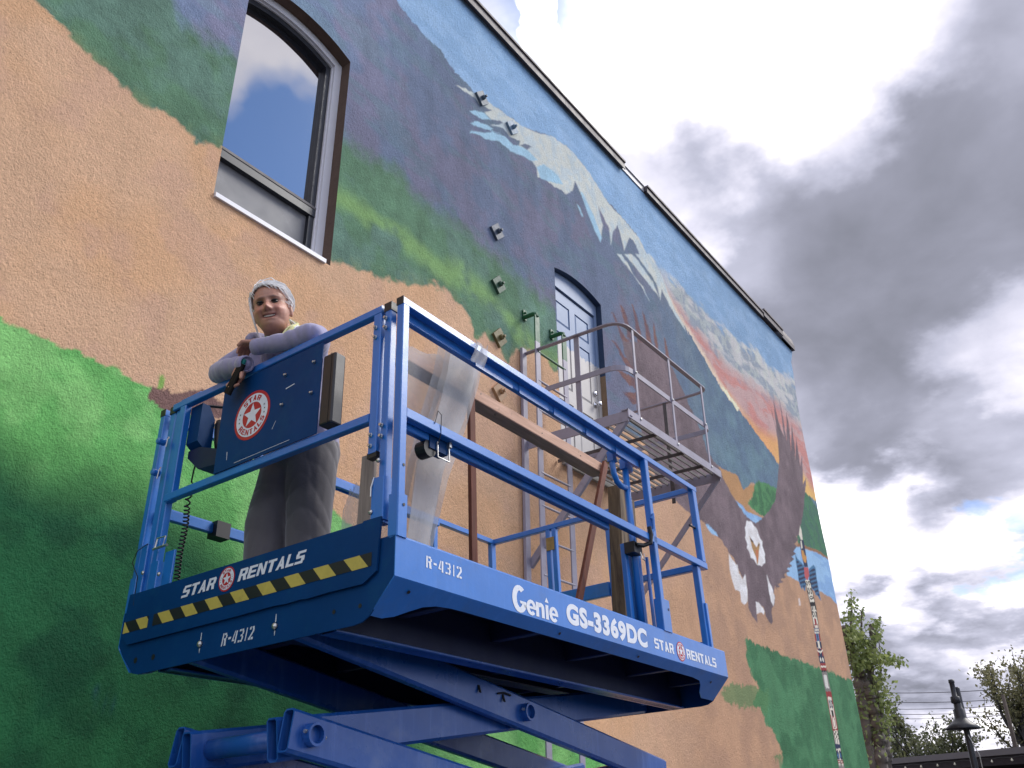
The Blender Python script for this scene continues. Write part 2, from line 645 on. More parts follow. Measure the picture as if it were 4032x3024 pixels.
msk = GX > 13.8
GX[msk] = 13.8 + (GX[msk] - 13.8) * (edge_x(GZ[msk]) - 13.8) / 1.2

# ---- the paint: colours looked up where each wall point appears in the photograph
XX, ZZ = GX.ravel(), GZ.ravel()
Xc = np.maximum(XX, 0.95)
rel = np.stack([Xc, np.full_like(Xc, WY), ZZ - CAM[2]], 1)
dep = rel @ CF
U = PW / 2 + FPX * (rel @ CR) / dep
V = PH / 2 - FPX * (rel @ CU) / dep
n_a = fbm(XX, ZZ, 1.1, 4)
n_b = fbm(XX, ZZ, 3.2, 4, 5.0)
n_c = fbm(XX, ZZ, 9.0, 4, 9.0)
n_d = fbm(XX, ZZ, 26.0, 3, 3.0)
n_v = fbm(XX * 1.0, ZZ * 0.22, 6.0, 4, 13.0)          # vertical washes
n_h = fbm(XX * 0.35, ZZ, 7.0, 4, 17.0)                # brushed along the wall
# edges painted by hand: rough at the scale of the stucco
scale_px = FPX / np.maximum(dep, 0.5)                 # photo pixels per metre
jU = U + (n_d - 0.5) * 0.030 * scale_px * 0.6 + (n_c - 0.5) * 0.03 * scale_px
jV = V + (fbm(XX, ZZ, 24.0, 3, 31.0) - 0.5) * 0.05 * scale_px + (fbm(XX, ZZ, 8.0, 3, 41.0) - 0.5) * 0.04 * scale_px
COL = np.zeros((XX.size, 3))


def C3(c):
    return np.array(lin(c))


def lay(mask, c):
    """mask 0..1, colour or per-point colours"""
    c = np.asarray(c)
    m = mask[:, None]
    COL[:] = COL * (1 - m) + c * m


def mixc(a, b, t):
    return a[None, :] * (1 - t[:, None]) + b[None, :] * t[:, None]


def poly_mask(pts, soft=3.0, rough=1.0, box_only=False):
    """soft mask of a polygon given in photograph pixels"""
    pts = np.asarray(pts, float)
    m = np.zeros(XX.size)
    pad = 12
    u = U + (jU - U) * rough
    v = V + (jV - V) * rough
    sel = np.where((U > pts[:, 0].min() - pad) & (U < pts[:, 0].max() + pad) & (V > pts[:, 1].min() - pad) & (V < pts[:, 1].max() + pad))[0]
    if len(sel) == 0:
        return m
    x, y = u[sel], v[sel]
    ins = np.zeros(len(sel), bool)
    dmin = np.full(len(sel), 1e9)
    n = len(pts)
    for i in range(n):
        (ax, ay), (bx, by) = pts[i], pts[(i + 1) % n]
        if ay != by:
            c = ((ay > y) != (by > y)) & (x < (bx - ax) * (y - ay) / (by - ay) + ax)
            ins ^= c
        ex_, ey_ = bx - ax, by - ay
        L2 = ex_ * ex_ + ey_ * ey_ + 1e-9
        t = np.clip(((x - ax) * ex_ + (y - ay) * ey_) / L2, 0, 1)
        dmin = np.minimum(dmin, np.hypot(x - ax - t * ex_, y - ay - t * ey_))
    sd = np.where(ins, dmin, -dmin)
    m[sel] = smoothstep(-soft, soft, sd)
    return m


def line(pts, u):
    pts = np.asarray(pts, float)
    return np.interp(u, pts[:, 0], pts[:, 1])


TAN, TAN2, TAN3 = C3((217, 177, 143)), C3((221, 173, 129)), C3((206, 166, 142))
BROWN = C3((176, 140, 116))
t = smoothstep(0.42, 0.62, n_a)
base = mixc(TAN, TAN2, t * 0.6)
base = base * (1 - (smoothstep(0.5, 0.7, n_b) * 0.5)[:, None]) + TAN3[None, :] * (smoothstep(0.5, 0.7, n_b) * 0.5)[:, None]
lay(np.ones(XX.size), base)
lay(smoothstep(2350, 2900, U) * 0.9, mixc(BROWN, C3((192, 152, 122)), smoothstep(0.35, 0.65, n_b)))

# mountain ridge
ridge = [(1000, -560), (1553, 0), (1616, 70), (1680, 149), (1737, 202), (1794, 278), (1870, 367), (1907, 399), (2028, 475), (2059, 500), (2173, 538),
         (2249, 595), (2313, 671), (2376, 772), (2439, 842), (2502, 918), (2540, 987), (2578, 1050), (2600, 1090), (2639, 1188), (2671, 1246),
         (2729, 1337), (2794, 1447), (2839, 1524), (2878, 1583), (2937, 1647), (2988, 1719), (3063, 1822), (3120, 1890), (3163, 1939), (3212, 1971), (3300, 2030)]
m_bot = [(0, -500), (560, -160), (665, 0), (715, 95), (791, 139), (886, 190), (937, 240), (1150, 400), (1363, 544), (1465, 608), (1585, 690), (1629, 759), (1711, 816), (1806, 886),
         (1901, 962), (1990, 1038), (2059, 1114), (2123, 1158), (2186, 1209), (2200, 1500), (2366, 1600), (2420, 1680), (2600, 1760), (2820, 1835),
         (2878, 1861), (2900, 1880), (2918, 1925), (2930, 1929), (2956, 1903), (2982, 1906), (3063, 1930), (3163, 2060), (3220, 2110), (3300, 2190)]
dr = line(ridge, jU) - jV                    # > 0 above the ridge
db = line(m_bot, jU) - jV
slate = mixc(C3((102, 116, 142)), C3((114, 116, 140)), smoothstep(0.4, 0.66, n_b))
slate = slate * (1 - (smoothstep(0.52, 0.7, n_h) * 0.5)[:, None]) + C3((98, 124, 138))[None, :] * (smoothstep(0.52, 0.7, n_h) * 0.5)[:, None]
slate = slate * (1 + 0.22 * (n_v - 0.5) + 0.28 * (n_c - 0.5))[:, None]
far = smoothstep(2350, 2950, U)
slate = slate * (1 - far[:, None]) + far[:, None] * (mixc(C3((92, 116, 140)), C3((104, 134, 148)), smoothstep(0.25, 0.75, n_b)) * (1 + 0.3 * (n_c - 0.5))[:, None])
lift_up = smoothstep(700, 0, V) * smoothstep(2000, 1300, U)
slate = slate * (1 + 0.45 * lift_up)[:, None]
# middle green hills
g_bot = [(100, -30), (123, 0), (190, 63), (266, 127), (354, 209), (392, 253), (443, 297), (506, 367), (544, 399), (608, 437), (658, 449), (709, 500), (747, 525),
         (772, 563), (873, 579), (1100, 800), (1290, 1010), (1300, 1019), (1351, 1044), (1427, 1070), (1477, 1095), (1553, 1108), (1654, 1127), (1705, 1117), (1756, 1146), (1825, 1221),
         (1857, 1272), (1870, 1329), (1908, 1316), (1939, 1342), (1971, 1367), (2003, 1437), (2015, 1392), (2060, 1373), (2123, 1392), (2161, 1430), (2195, 1468), (2230, 1490)]
gb = line(g_bot, jU) - jV + (n_c - 0.5) * 36
mg = smoothstep(-9, 10, gb) * (U < 2196) * (U > 90)
green = mixc(C3((100, 134, 118)), C3((94, 132, 104)), smoothstep(0.4, 0.6, n_b))
green = green * (1 + 0.55 * (n_c - 0.5) + 0.3 * (n_v - 0.5))[:, None]
streak = [(1332, 759), (1458, 842), (1585, 918), (1705, 1013), (1825, 1095), (1933, 1177), (2003, 1253), (2060, 1329), (2150, 1420)]
sd = np.abs(line(streak, U) - V + (n_b - 0.5) * 120)
st = smoothstep(75, 5, sd) * (U > 1290) * smoothstep(0.30, 0.70, n_b * 0.5 + n_c * 0.5 + 0.10) * 0.75
green = green * (1 - st[:, None]) + C3((136, 176, 106))[None, :] * st[:, None]
tl = smoothstep(70, 0, gb) * smoothstep(0.4, 0.6, n_c) * 0.45
green = green * (1 - tl[:, None]) + C3((128, 140, 92))[None, :] * tl[:, None]
lay(mg, green)

m = smoothstep(-4, 4, db)
left_soft = smoothstep(-55, 55, db + (n_c - 0.5) * 80 + (n_b - 0.5) * 60)
m = np.where(U < 2190, left_soft, m)
m = np.where(U < 600, 0, m)
lay(m, slate)

# sky above the ridge, with the sunset on the far side
skyp = mixc(C3((140, 178, 216)), C3((152, 188, 224)), smoothstep(0.4, 0.62, n_h))
skyp = skyp * (1 + 0.10 * (n_b - 0.5))[:, None]
skyp = skyp * (1 - (smoothstep(2400, 3000, U) * 0.18)[:, None])
blueB = [(2560, 1020), (2639, 1097), (2697, 1129), (2827, 1272), (2911, 1343), (2988, 1388), (3021, 1440), (3124, 1492), (3200, 1560)]
pinkB = [(2560, 1045), (2684, 1214), (2762, 1304), (2859, 1427), (2963, 1511), (3053, 1563), (3150, 1670), (3250, 1780)]
orgB = [(2760, 1390), (2839, 1510), (2924, 1621), (2988, 1686), (3073, 1731), (3157, 1861), (3189, 1906), (3300, 2000)]
wb = V - line(blueB, U) + (n_h - 0.5) * 70 + (n_c - 0.5) * 30
wp = V - line(pinkB, U) + (n_h - 0.5) * 80 + (n_c - 0.5) * 25
wg = V - line(orgB, U) + (n_h - 0.5) * 40
right = smoothstep(2555, 2660, U)
cl = mixc(C3((150, 160, 172)), C3((196, 196, 196)), smoothstep(0.38, 0.62, n_h))
cl = cl * (1 - (smoothstep(0.5, 0.62, n_c) * 0.35)[:, None]) + C3((206, 214, 200))[None, :] * (smoothstep(0.5, 0.62, n_c) * 0.35)[:, None]
a = smoothstep(-12, 26, wb) * right
skyp = skyp * (1 - a[:, None]) + cl * a[:, None]
pink = mixc(C3((204, 138, 130)), C3((196, 160, 158)), smoothstep(0.4, 0.62, n_h))
a = smoothstep(-25, 45, wp) * right * 0.95
skyp = skyp * (1 - a[:, None]) + pink * a[:, None]
orange = mixc(C3((228, 168, 112)), C3((236, 200, 120)), smoothstep(3000, 3160, U) * 0.6)
a = smoothstep(-25, 30, wg) * right
skyp = skyp * (1 - a[:, None]) + orange * a[:, None]
a = smoothstep(34, 4, dr) * smoothstep(2540, 2620, U) * smoothstep(2960, 2860, U) * 0.8
skyp = skyp * (1 - a[:, None]) + C3((232, 218, 196))[None, :] * a[:, None]
lay(smoothstep(-3, 3, dr), skyp)

# snow
B2, C5, C6 = (1300, 0, 1.58), (1300, 1000, 1.58), (2600, 1000, 1.5447)
SNOW, ICE = C3((208, 214, 208)), C3((166, 206, 228))
snowc = mixc(SNOW, C3((194, 208, 212)), smoothstep(0.45, 0.62, n_c))
icec = mixc(ICE, C3((160, 198, 220)), smoothstep(0.45, 0.62, n_c))
lay(poly_mask(px(*B2, [(780, 530), (815, 540), (900, 580), (960, 620), (1060, 690), (1150, 752), (1215, 795), (1300, 830), (1385, 850), (1460, 905), (1510, 945), (1560, 1010), (1610, 1070), (1660, 1150),
                      (1705, 1225), (1760, 1300), (1810, 1345), (1870, 1420), (1920, 1480), (1965, 1570), (2005, 1650), (1985, 1659), (1960, 1640), (1930, 1590), (1890, 1500), (1860, 1480),
                      (1830, 1560), (1810, 1480), (1790, 1400), (1760, 1440), (1748, 1520), (1735, 1420), (1700, 1350), (1668, 1280), (1695, 1400), (1685, 1470), (1682, 1500), (1650, 1430), (1600, 1300), (1560, 1210),
                      (1522, 1125), (1505, 1190), (1485, 1200), (1470, 1212), (1440, 1185), (1390, 1165), (1330, 1100), (1290, 1105), (1285, 1050), (1255, 1000), (1215, 960),
                      (1240, 940), (1170, 930), (1180, 880), (1120, 850), (1080, 800), (1000, 780), (1065, 760), (1000, 740), (960, 700), (1005, 690), (930, 645), (900, 605), (840, 575)]), 2.5, 0.5), snowc)
for pl_ in ([(868, 690), (900, 685), (960, 705), (1000, 745), (940, 742), (890, 712)], [(875, 765), (900, 752), (980, 780), (1060, 832), (1000, 815), (940, 795), (885, 775)],
            [(868, 832), (880, 812), (950, 826), (1010, 822), (1090, 850), (1140, 905), (1180, 960), (1120, 935), (1050, 880), (1000, 872), (955, 862), (945, 848), (890, 828)],
            [(1120, 940), (1150, 900), (1230, 930), (1290, 1000), (1250, 1000), (1180, 962)], [(1285, 1040), (1330, 1020), (1420, 1090), (1450, 1150), (1400, 1140), (1310, 1110)],
            [(1535, 1270), (1545, 1275), (1575, 1350), (1565, 1345)], [(1555, 1190), (1570, 1200), (1640, 1340), (1690, 1480), (1680, 1505), (1640, 1420), (1590, 1290)]):
    lay(poly_mask(px(*B2, pl_), 2.5, 0.4), icec)
for pl_ in ([(1015, 760), (1050, 750), (1075, 765), (1050, 780), (1010, 778)], [(1180, 905), (1220, 895), (1255, 910), (1225, 930)], [(1020, 800), (1060, 825), (1040, 826), (1000, 810)]):
    lay(poly_mask(px(*B2, pl_), 2.5, 0.4), slate)
for pl_ in ([(1785, 0), (1815, 0), (1850, 60), (1885, 130), (1945, 200), (1985, 290), (1930, 190), (1870, 110)], [(1830, 0), (1880, 0), (1930, 60), (1975, 130), (2010, 180), (2045, 268), (1985, 190), (1930, 120)],
            [(1900, 0), (1990, 0), (2030, 70), (2070, 150), (2100, 240), (2140, 340), (2200, 440), (2212, 480), (2140, 370), (2075, 250), (2062, 215), (2055, 285), (2030, 190), (1990, 120), (1945, 60)]):
    lay(poly_mask(px(*C5, pl_), 2.5, 0.5), snowc)
lay(poly_mask(px(*C6, [(370, 800), (400, 830), (440, 880), (480, 940), (470, 960), (440, 915), (425, 880), (430, 900), (395, 850)]), 2.0, 0.6), C3((236, 232, 200)))

# lower green hill
h_top = [(-50, 1240), (0, 1259), (57, 1285), (190, 1348), (285, 1380), (354, 1405), (443, 1443), (506, 1481), (563, 1500), (601, 1519), (700, 1600), (900, 1740), (1212, 1918),
         (1277, 1976), (1353, 2042), (1394, 2074), (1700, 2330), (2250, 2850), (2420, 3024), (2700, 3300)]
dh = jV - line(h_top, jU)
dd = V - line(h_top, U) + (n_a - 0.5) * 260
dd = dd - smoothstep(1000, 2000, U) * 260
gl = mixc(C3((136, 200, 118)), C3((108, 180, 98)), smoothstep(0.42, 0.62, n_b))
gd = mixc(C3((38, 104, 64)), C3((24, 84, 54)), smoothstep(0.42, 0.62, n_b))
k = smoothstep(200, 640, dd)[:, None]
gg = gl * (1 - k) + gd * k
gg = gg * (1 + 0.45 * (n_c - 0.5))[:, None]
pale = smoothstep(-20, 10, dd) * 0
lay(smoothstep(-4, 5, dh) * (U < 2450), gg)
lay(poly_mask(px(360, 2700, 1, [(0, 20), (20, 5), (60, 40), (110, 45), (130, 70), (60, 72), (10, 60)]), 8, 1) * 0.35, C3((30, 60, 110)))
C4 = (0, 1000, 1.58)
MAUVE = mixc(C3((112, 84, 82)), C3((128, 98, 92)), smoothstep(0.4, 0.6, n_c))
lay(poly_mask(px(*C4, [(945, 818), (1010, 835), (1100, 864), (1210, 850), (1260, 850), (1330, 890), (1430, 960), (1560, 1080), (1450, 1060), (1300, 1010), (1200, 1000), (1050, 1000), (1000, 965), (970, 915), (928, 905)]), 3, 1), MAUVE)
lay(poly_mask(px(*C4, [(992, 760), (1010, 748), (1028, 760), (1022, 830), (988, 832)]), 3, 1), C3((140, 178, 92)))

# far side, between and beyond the eagle's wings
E2 = (2600, 1950, 1.5447)
lay(poly_mask(px(*C6, [(340, 1290), (430, 1330), (465, 1345), (490, 1400), (508, 1437), (540, 1405), (590, 1410), (575, 1450), (545, 1490), (530, 1530), (570, 1575), (625, 1605), (560, 1600), (500, 1540), (440, 1490), (385, 1390)]), 2.5, 0.6), C3((186, 142, 98)))
lay(poly_mask(px(*C6, [(575, 1400), (600, 1378), (660, 1400), (720, 1430), (720, 1540), (650, 1595), (615, 1590), (560, 1550), (535, 1520), (560, 1470)]), 3, 1), mixc(C3((62, 116, 78)), C3((80, 140, 90)), smoothstep(0.4, 0.6, n_c)))
WATER = mixc(C3((138, 178, 222)), C3((156, 196, 232)), smoothstep(0.4, 0.6, n_h))
lay(poly_mask(px(*C6, [(440, 1488), (500, 1530), (520, 1562), (615, 1603), (625, 1612), (575, 1645), (530, 1625), (480, 1545)]), 2.5, 0.4), WATER)
lay(poly_mask(px(*E2, [(272, 165), (300, 178), (345, 225), (360, 255), (310, 235), (285, 200)]), 2.0, 0.4), WATER)
lay(poly_mask(px(*E2, [(850, -30), (905, 0), (985, 130), (1010, 200), (1030, 395), (960, 340), (880, 315), (840, 300), (820, 200)]), 3, 1), mixc(C3((70, 112, 96)), C3((72, 124, 92)), smoothstep(0.4, 0.6, n_c)))
lay(poly_mask(px(*E2, [(840, 290), (880, 308), (960, 335), (1040, 395), (1044, 412), (960, 352), (880, 324), (830, 310)]), 2.0, 0.4), C3((150, 112, 84)))
lay(poly_mask(px(*E2, [(760, 320), (830, 312), (880, 326), (960, 354), (1060, 415), (1100, 690), (1040, 625), (980, 590), (900, 545), (830, 518), (770, 488)]), 2.5, 0.5), WATER)
GREEN_R = mixc(C3((76, 132, 92)), C3((60, 114, 78)), smoothstep(0.4, 0.62, n_b)) * (1 + 0.3 * (n_c - 0.5) + 0.25 * (n_v - 0.5))[:, None]
lay(poly_mask(px(*E2, [(515, 865), (640, 930), (830, 1000), (1000, 1060), (1180, 1135), (1400, 1800), (735, 1800), (735, 1659), (742, 1590), (700, 1450), (640, 1390), (620, 1310), (560, 1270), (602, 1170), (560, 1110), (540, 1040), (520, 970)]), 3, 1.6), GREEN_R)
lay(poly_mask(px(*E2, [(370, 1190), (430, 1150), (520, 1152), (602, 1168), (660, 1200), (660, 1330), (600, 1290), (520, 1300), (430, 1270), (380, 1240)]), 6, 2.5) * 0.75, C3((84, 132, 84)))
lay(poly_mask(px(*E2, [(690, 1585), (735, 1580), (735, 1625), (700, 1615)]), 5, 2) * 0.8, C3((84, 132, 84)))
lay(poly_mask(px(*E2, [(838, 628), (848, 625), (854, 670), (844, 672)]), 2, 0.3) * 0.6, C3((230, 230, 235)))

# the eagle
EAG = mixc(C3((106, 92, 98)), C3((126, 110, 116)), smoothstep(0.3, 0.7, n_b * 0.6 + n_v * 0.4)) * (1 + 0.3 * (n_c - 0.5))[:, None]
R7 = (2700, 1500, 1.58)
G4 = (1950, 1200, 2.212)
RUST = mixc(C3((112, 84, 92)), C3((128, 92, 88)), smoothstep(0.4, 0.6, n_c))
for f_ in ([(1015, 60), (1030, 75), (1110, 250), (1180, 330), (1190, 400), (1110, 330)], [(1088, 0), (1105, 10), (1150, 110), (1200, 330), (1160, 300)], [(1190, -10), (1205, 5), (1250, 170), (1300, 350), (1240, 320)],
           [(1285, 70), (1300, 85), (1340, 230), (1380, 400), (1330, 370)], [(1370, 150), (1385, 170), (1415, 330), (1440, 460), (1400, 430)], [(1470, 290), (1482, 300), (1520, 470), (1490, 470)],
           [(1015, 295), (1035, 310), (1120, 440), (1210, 530), (1220, 620), (1130, 520)], [(1045, 560), (1080, 570), (1240, 650), (1260, 760), (1150, 680)], [(1110, 755), (1230, 770), (1270, 860), (1200, 870)]):
    lay(poly_mask(px(*G4, f_), 2.5, 0.8), RUST)
lay(poly_mask(px(*G4, [(1100, 300), (1190, 330), (1260, 320), (1340, 360), (1420, 420), (1500, 460), (1560, 580), (1700, 900), (1790, 1090), (1850, 1290), (1935, 1400), (2010, 1560), (2190, 1880),
                       (2160, 2080), (1900, 1950), (1700, 1820), (1560, 1700), (1400, 1500), (1300, 1200), (1230, 900), (1230, 740), (1200, 560), (1130, 430)]), 3, 0.8), EAG)
rwing = [(530, 165), (545, 235), (565, 300), (545, 115), (566, 200), (590, 300), (612, 345), (583, 115), (606, 230), (628, 370), (625, 195), (645, 300), (655, 435), (658, 270), (678, 400), (682, 490), (687, 350),
         (705, 470), (712, 530), (724, 462), (728, 560), (730, 640), (748, 602), (748, 650), (740, 700), (735, 780), (725, 850), (715, 900), (706, 960)]
ragged = []
for i, (a_, b_) in enumerate([(700, 985), (690, 1030), (684, 1075), (672, 1110), (660, 1150), (645, 1185), (625, 1220), (605, 1250), (585, 1280), (568, 1300)]):
    ragged += [(a_ - 14, b_ - 16), (a_ + 3, b_)]
body = [(556, 1272), (548, 1330), (556, 1335), (552, 1395), (535, 1420), (541, 1500), (530, 1516), (500, 1470), (486, 1405), (440, 1375), (446, 1502), (412, 1460), (390, 1410), (380, 1260)]
lw = []
for i, (a_, b_) in enumerate([(350, 1205), (310, 1120), (270, 1065), (240, 1015), (205, 968), (165, 910), (100, 850)]):
    lw += [(a_ - 3, b_ + 6), (a_ - 14, b_ - 26)]
lay(poly_mask(px(*R7, rwing + ragged + body + lw + [(0, 700), (0, 380), (70, 420), (175, 530), (250, 680), (300, 740), (340, 790), (380, 850), (435, 885), (470, 860), (520, 805), (555, 745), (570, 640), (582, 500), (574, 380), (560, 290)]), 2.2, 0.5), EAG)
WHT = mixc(C3((238, 238, 240)), C3((224, 222, 222)), smoothstep(0.4, 0.6, n_c))
hd = [(520, 160), (545, 155), (580, 190), (610, 260), (630, 330), (640, 400), (625, 430), (600, 430), (560, 390), (535, 340), (520, 280), (515, 220)]
hd2 = []
for i in range(len(hd)):
    a_, b_ = np.array(hd[i], float), np.array(hd[(i + 1) % len(hd)], float)
    for q in range(3):
        p_ = a_ + (b_ - a_) * q / 3
        c_ = np.array((577.0, 295.0))
        d_ = (p_ - c_) / np.linalg.norm(p_ - c_)
        hd2.append(tuple(p_ + d_ * (5 if q % 2 else -4)))
lay(poly_mask(px(*E2, hd2), 2.0, 0.3), WHT)
lay(poly_mask(px(*E2, [(542, 248), (552, 268), (572, 300), (585, 318), (600, 288), (606, 300), (600, 340), (598, 380), (593, 418), (588, 420), (582, 380), (570, 350), (556, 310)]), 1.6, 0.2), C3((176, 138, 92)))
lay(poly_mask(px(*E2, [(545, 255), (566, 282), (568, 292), (552, 280)]), 1.2, 0.1), C3((70, 54, 40)))
lay(poly_mask(px(*E2, [(594, 300), (604, 294), (600, 318)]), 1.2, 0.1), C3((70, 54, 40)))
lay(poly_mask(px(*E2, [(580, 330), (596, 335), (596, 375), (590, 410), (584, 380)]), 1.5, 0.1), C3((196, 122, 84)))
for pl_ in ([(415, 355), (425, 370), (440, 392), (458, 420), (470, 418), (480, 470), (500, 512), (516, 478), (524, 520), (532, 640), (515, 667), (492, 645), (485, 590), (455, 570), (440, 520), (428, 480), (418, 410)],
            [(648, 484), (665, 530), (682, 570), (697, 620), (690, 675), (672, 645), (658, 570)], [(580, 645), (600, 655), (622, 680), (633, 706), (628, 725), (612, 712), (600, 716), (588, 722)]):
    lay(poly_mask(px(*E2, pl_), 2.0, 0.5), WHT)

# painted carved pole beside the eagle
T9 = (3000, 2000, 1.62)
NAVY, PBLUE, PRED, CREAM, PBLK = C3((44, 54, 84)), C3((74, 124, 164)), C3((150, 54, 56)), C3((226, 220, 204)), C3((36, 34, 40))
lay(poly_mask(px(*T9, [(243, 112), (252, 140), (262, 215), (248, 200), (236, 170), (240, 140)]), 1.5, 0.2), CREAM)
for side in ([(212, 292), (225, 320), (262, 360), (284, 380), (283, 470), (276, 530), (268, 525), (262, 505), (254, 520), (246, 500), (236, 470), (226, 400), (216, 340)],
             [(296, 395), (318, 370), (330, 362), (342, 380), (350, 450), (366, 540), (378, 592), (366, 580), (356, 560), (344, 556), (335, 530), (322, 520), (310, 500), (300, 470)]):
    lay(poly_mask(px(*T9, side), 2.0, 0.2), PBLUE)
    sp = px(*T9, side)
    cc = sp.mean(0)
    lay(poly_mask(cc + (sp - cc) * 0.86, 1.5, 0.2), mixc(NAVY, PBLUE, (np.sin(V * 0.36 + U * 0.12) > 0.1).astype(float) * 0.8))
lay(poly_mask(px(*T9, [(240, 200), (266, 205), (282, 300), (294, 380), (270, 372), (250, 290)]), 1.5, 0.2), NAVY)
lay(poly_mask(px(*T9, [(250, 268), (264, 272), (274, 300), (286, 312), (282, 350), (270, 345), (258, 320)]), 1.3, 0.1), C3((206, 150, 84)))
lay(poly_mask(px(*T9, [(246, 212), (252, 206), (260, 255), (252, 262)]), 1.2, 0.1), CREAM)
lay(poly_mask(px(*T9, [(268, 378), (296, 380), (302, 430), (290, 468), (274, 440)]), 1.3, 0.1), C3((190, 92, 96)))
pc = px(*T9, [(290, 460), (312, 560), (330, 640), (344, 740), (356, 830), (372, 920), (394, 1020), (410, 1110), (428, 1190), (446, 1290), (464, 1390), (478, 1480), (492, 1570), (508, 1650), (530, 1760)])
uc = np.interp(V, pc[:, 1], pc[:, 0])
hwid = 10.5
q = (U - uc) / hwid
inp = smoothstep(1.12, 0.92, np.abs(q)) * (V > pc[0, 1]) * (V < pc[-1, 1])
s_ = (V - pc[0, 1]) / 1.0


def band(v0, v1):
    return ((V * 1.0 - 2000) * 1.62 >= v0) & ((V - 2000) * 1.62 < v1)


aq = np.abs(q)
colp = np.tile(CREAM, (XX.size, 1))


def pset(mask, c):
    colp[mask] = c


pset(aq > 0.82, PBLK)
for (v0, v1, kind) in [(460, 500, "eye"), (500, 560, "eye"), (560, 600, "mouth"), (600, 625, "black"), (625, 650, "dots"), (650, 705, "eye"), (705, 765, "nose"), (765, 800, "stripe"), (800, 850, "blue"), (850, 895, "fig"),
                       (895, 945, "bluered"), (945, 990, "eye2"), (990, 1045, "redmouth"), (1045, 1065, "grey"), (1065, 1150, "pale"), (1150, 1170, "grey"), (1170, 1205, "red"), (1205, 1290, "eyered"), (1290, 1330, "blackspot"),
                       (1330, 1420, "mouthred"), (1420, 1475, "pattern"), (1475, 1505, "claws"), (1505, 1535, "navy"), (1535, 1610, "eyeblue"), (1610, 1650, "redstripe"), (1650, 1800, "grey")]:
    b_ = band(v0, v1)
    ph = ((V - 2000) * 1.62 - v0) / (v1 - v0)
    if kind == "eye":
        pset(b_ & (np.hypot((aq - 0.45) / 0.34, (ph - 0.5) / 0.36) < 1), PBLK)
        pset(b_ & (np.hypot((aq - 0.45) / 0.18, (ph - 0.5) / 0.18) < 1), CREAM)
    elif kind == "eye2":
        pset(b_, NAVY)
        pset(b_ & (np.hypot((aq - 0.45) / 0.28, (ph - 0.5) / 0.3) < 1), CREAM)
    elif kind == "mouth":
        pset(b_ & (np.hypot(aq / 0.7, (ph - 0.3) / 0.3) < 1), PBLK)
        pset(b_ & (np.hypot(aq / 0.4, (ph - 0.3) / 0.12) < 1), CREAM)
    elif kind == "black":
        pset(b_, PBLK)
    elif kind == "dots":
        pset(b_ & (np.sin(q * 11) > 0.2), PBLK)
    elif kind == "nose":
        pset(b_ & (aq < 0.3), PRED)
        pset(b_ & (ph > 0.6) & (aq < 0.7), PRED)
        pset(b_ & (ph > 0.72) & (aq < 0.5), CREAM)
    elif kind == "stripe":
        pset(b_ & (np.sin(ph * 12) > 0), C3((130, 130, 140)))
    elif kind == "blue":
        pset(b_ & (aq < 0.8), PBLUE)
        pset(b_ & (aq > 0.55), PRED)
        pset(b_ & (aq < 0.2), NAVY)
    elif kind == "fig":
        pset(b_ & (np.hypot((aq - 0.6) / 0.3, (ph - 0.5) / 0.5) < 1), NAVY)
    elif kind == "bluered":
        pset(b_, PRED)
        pset(b_ & (aq < 0.55), NAVY)
        pset(b_ & (np.abs(ph - 0.55 + 0.3 * aq) < 0.12), CREAM)
    elif kind == "redmouth":
        pset(b_, PRED)
        pset(b_ & (np.abs(ph - 0.4) < 0.1), CREAM)
        pset(b_ & (ph > 0.85), PBLK)
    elif kind == "grey":
        pset(b_, C3((130, 126, 122)))
    elif kind == "pale":
        pset(b_, C3((216, 214, 206)))
        pset(b_ & (aq > 0.6), C3((130, 126, 122)))
    elif kind == "red":
        pset(b_, PRED)
    elif kind == "eyered":
        pset(b_ & (aq > 0.72), PRED)
        pset(b_ & (np.hypot((aq - 0.35) / 0.28, (ph - 0.55) / 0.34) < 1), NAVY)
        pset(b_ & (np.hypot((aq - 0.35) / 0.12, (ph - 0.55) / 0.14) < 1), CREAM)
    elif kind == "blackspot":
        pset(b_ & (aq > 0.72), PRED)
        pset(b_ & (aq < 0.35), PBLK)
    elif kind == "mouthred":
        pset(b_ & (aq > 0.7), PRED)
        pset(b_ & (np.hypot(aq / 0.55, (ph - 0.4) / 0.45) < 1) & (np.hypot(aq / 0.4, (ph - 0.4) / 0.34) > 1), PRED)
        pset(b_ & (ph > 0.88), PRED)
    elif kind == "pattern":
        pset(b_ & ((np.sin(q * 6 + 1) * np.sin(ph * 11)) > 0.15), C3((88, 80, 70)))
    elif kind == "claws":
        pset(b_ & (np.sin(q * 9) > 0.5), NAVY)
    elif kind == "navy":
        pset(b_, NAVY)
    elif kind == "eyeblue":
        pset(b_ & (np.hypot((aq - 0.45) / 0.4, (ph - 0.55) / 0.42) < 1), NAVY)
        pset(b_ & (np.hypot((aq - 0.45) / 0.24, (ph - 0.6) / 0.2) < 1), PBLUE)
    elif kind == "redstripe":
        pset(b_ & (np.sin(ph * 19) > 0), PRED)
        pset(b_ & (aq < 0.12), PBLK)
lay(inp, colp)

# weathering common to the whole wall: faint runs and a dustier tone
k = 1 + 0.10 * (n_d - 0.5) + 0.10 * (n_v - 0.5)
COL *= k[:, None]
np.clip(COL, 0.004, 0.9, out=COL)

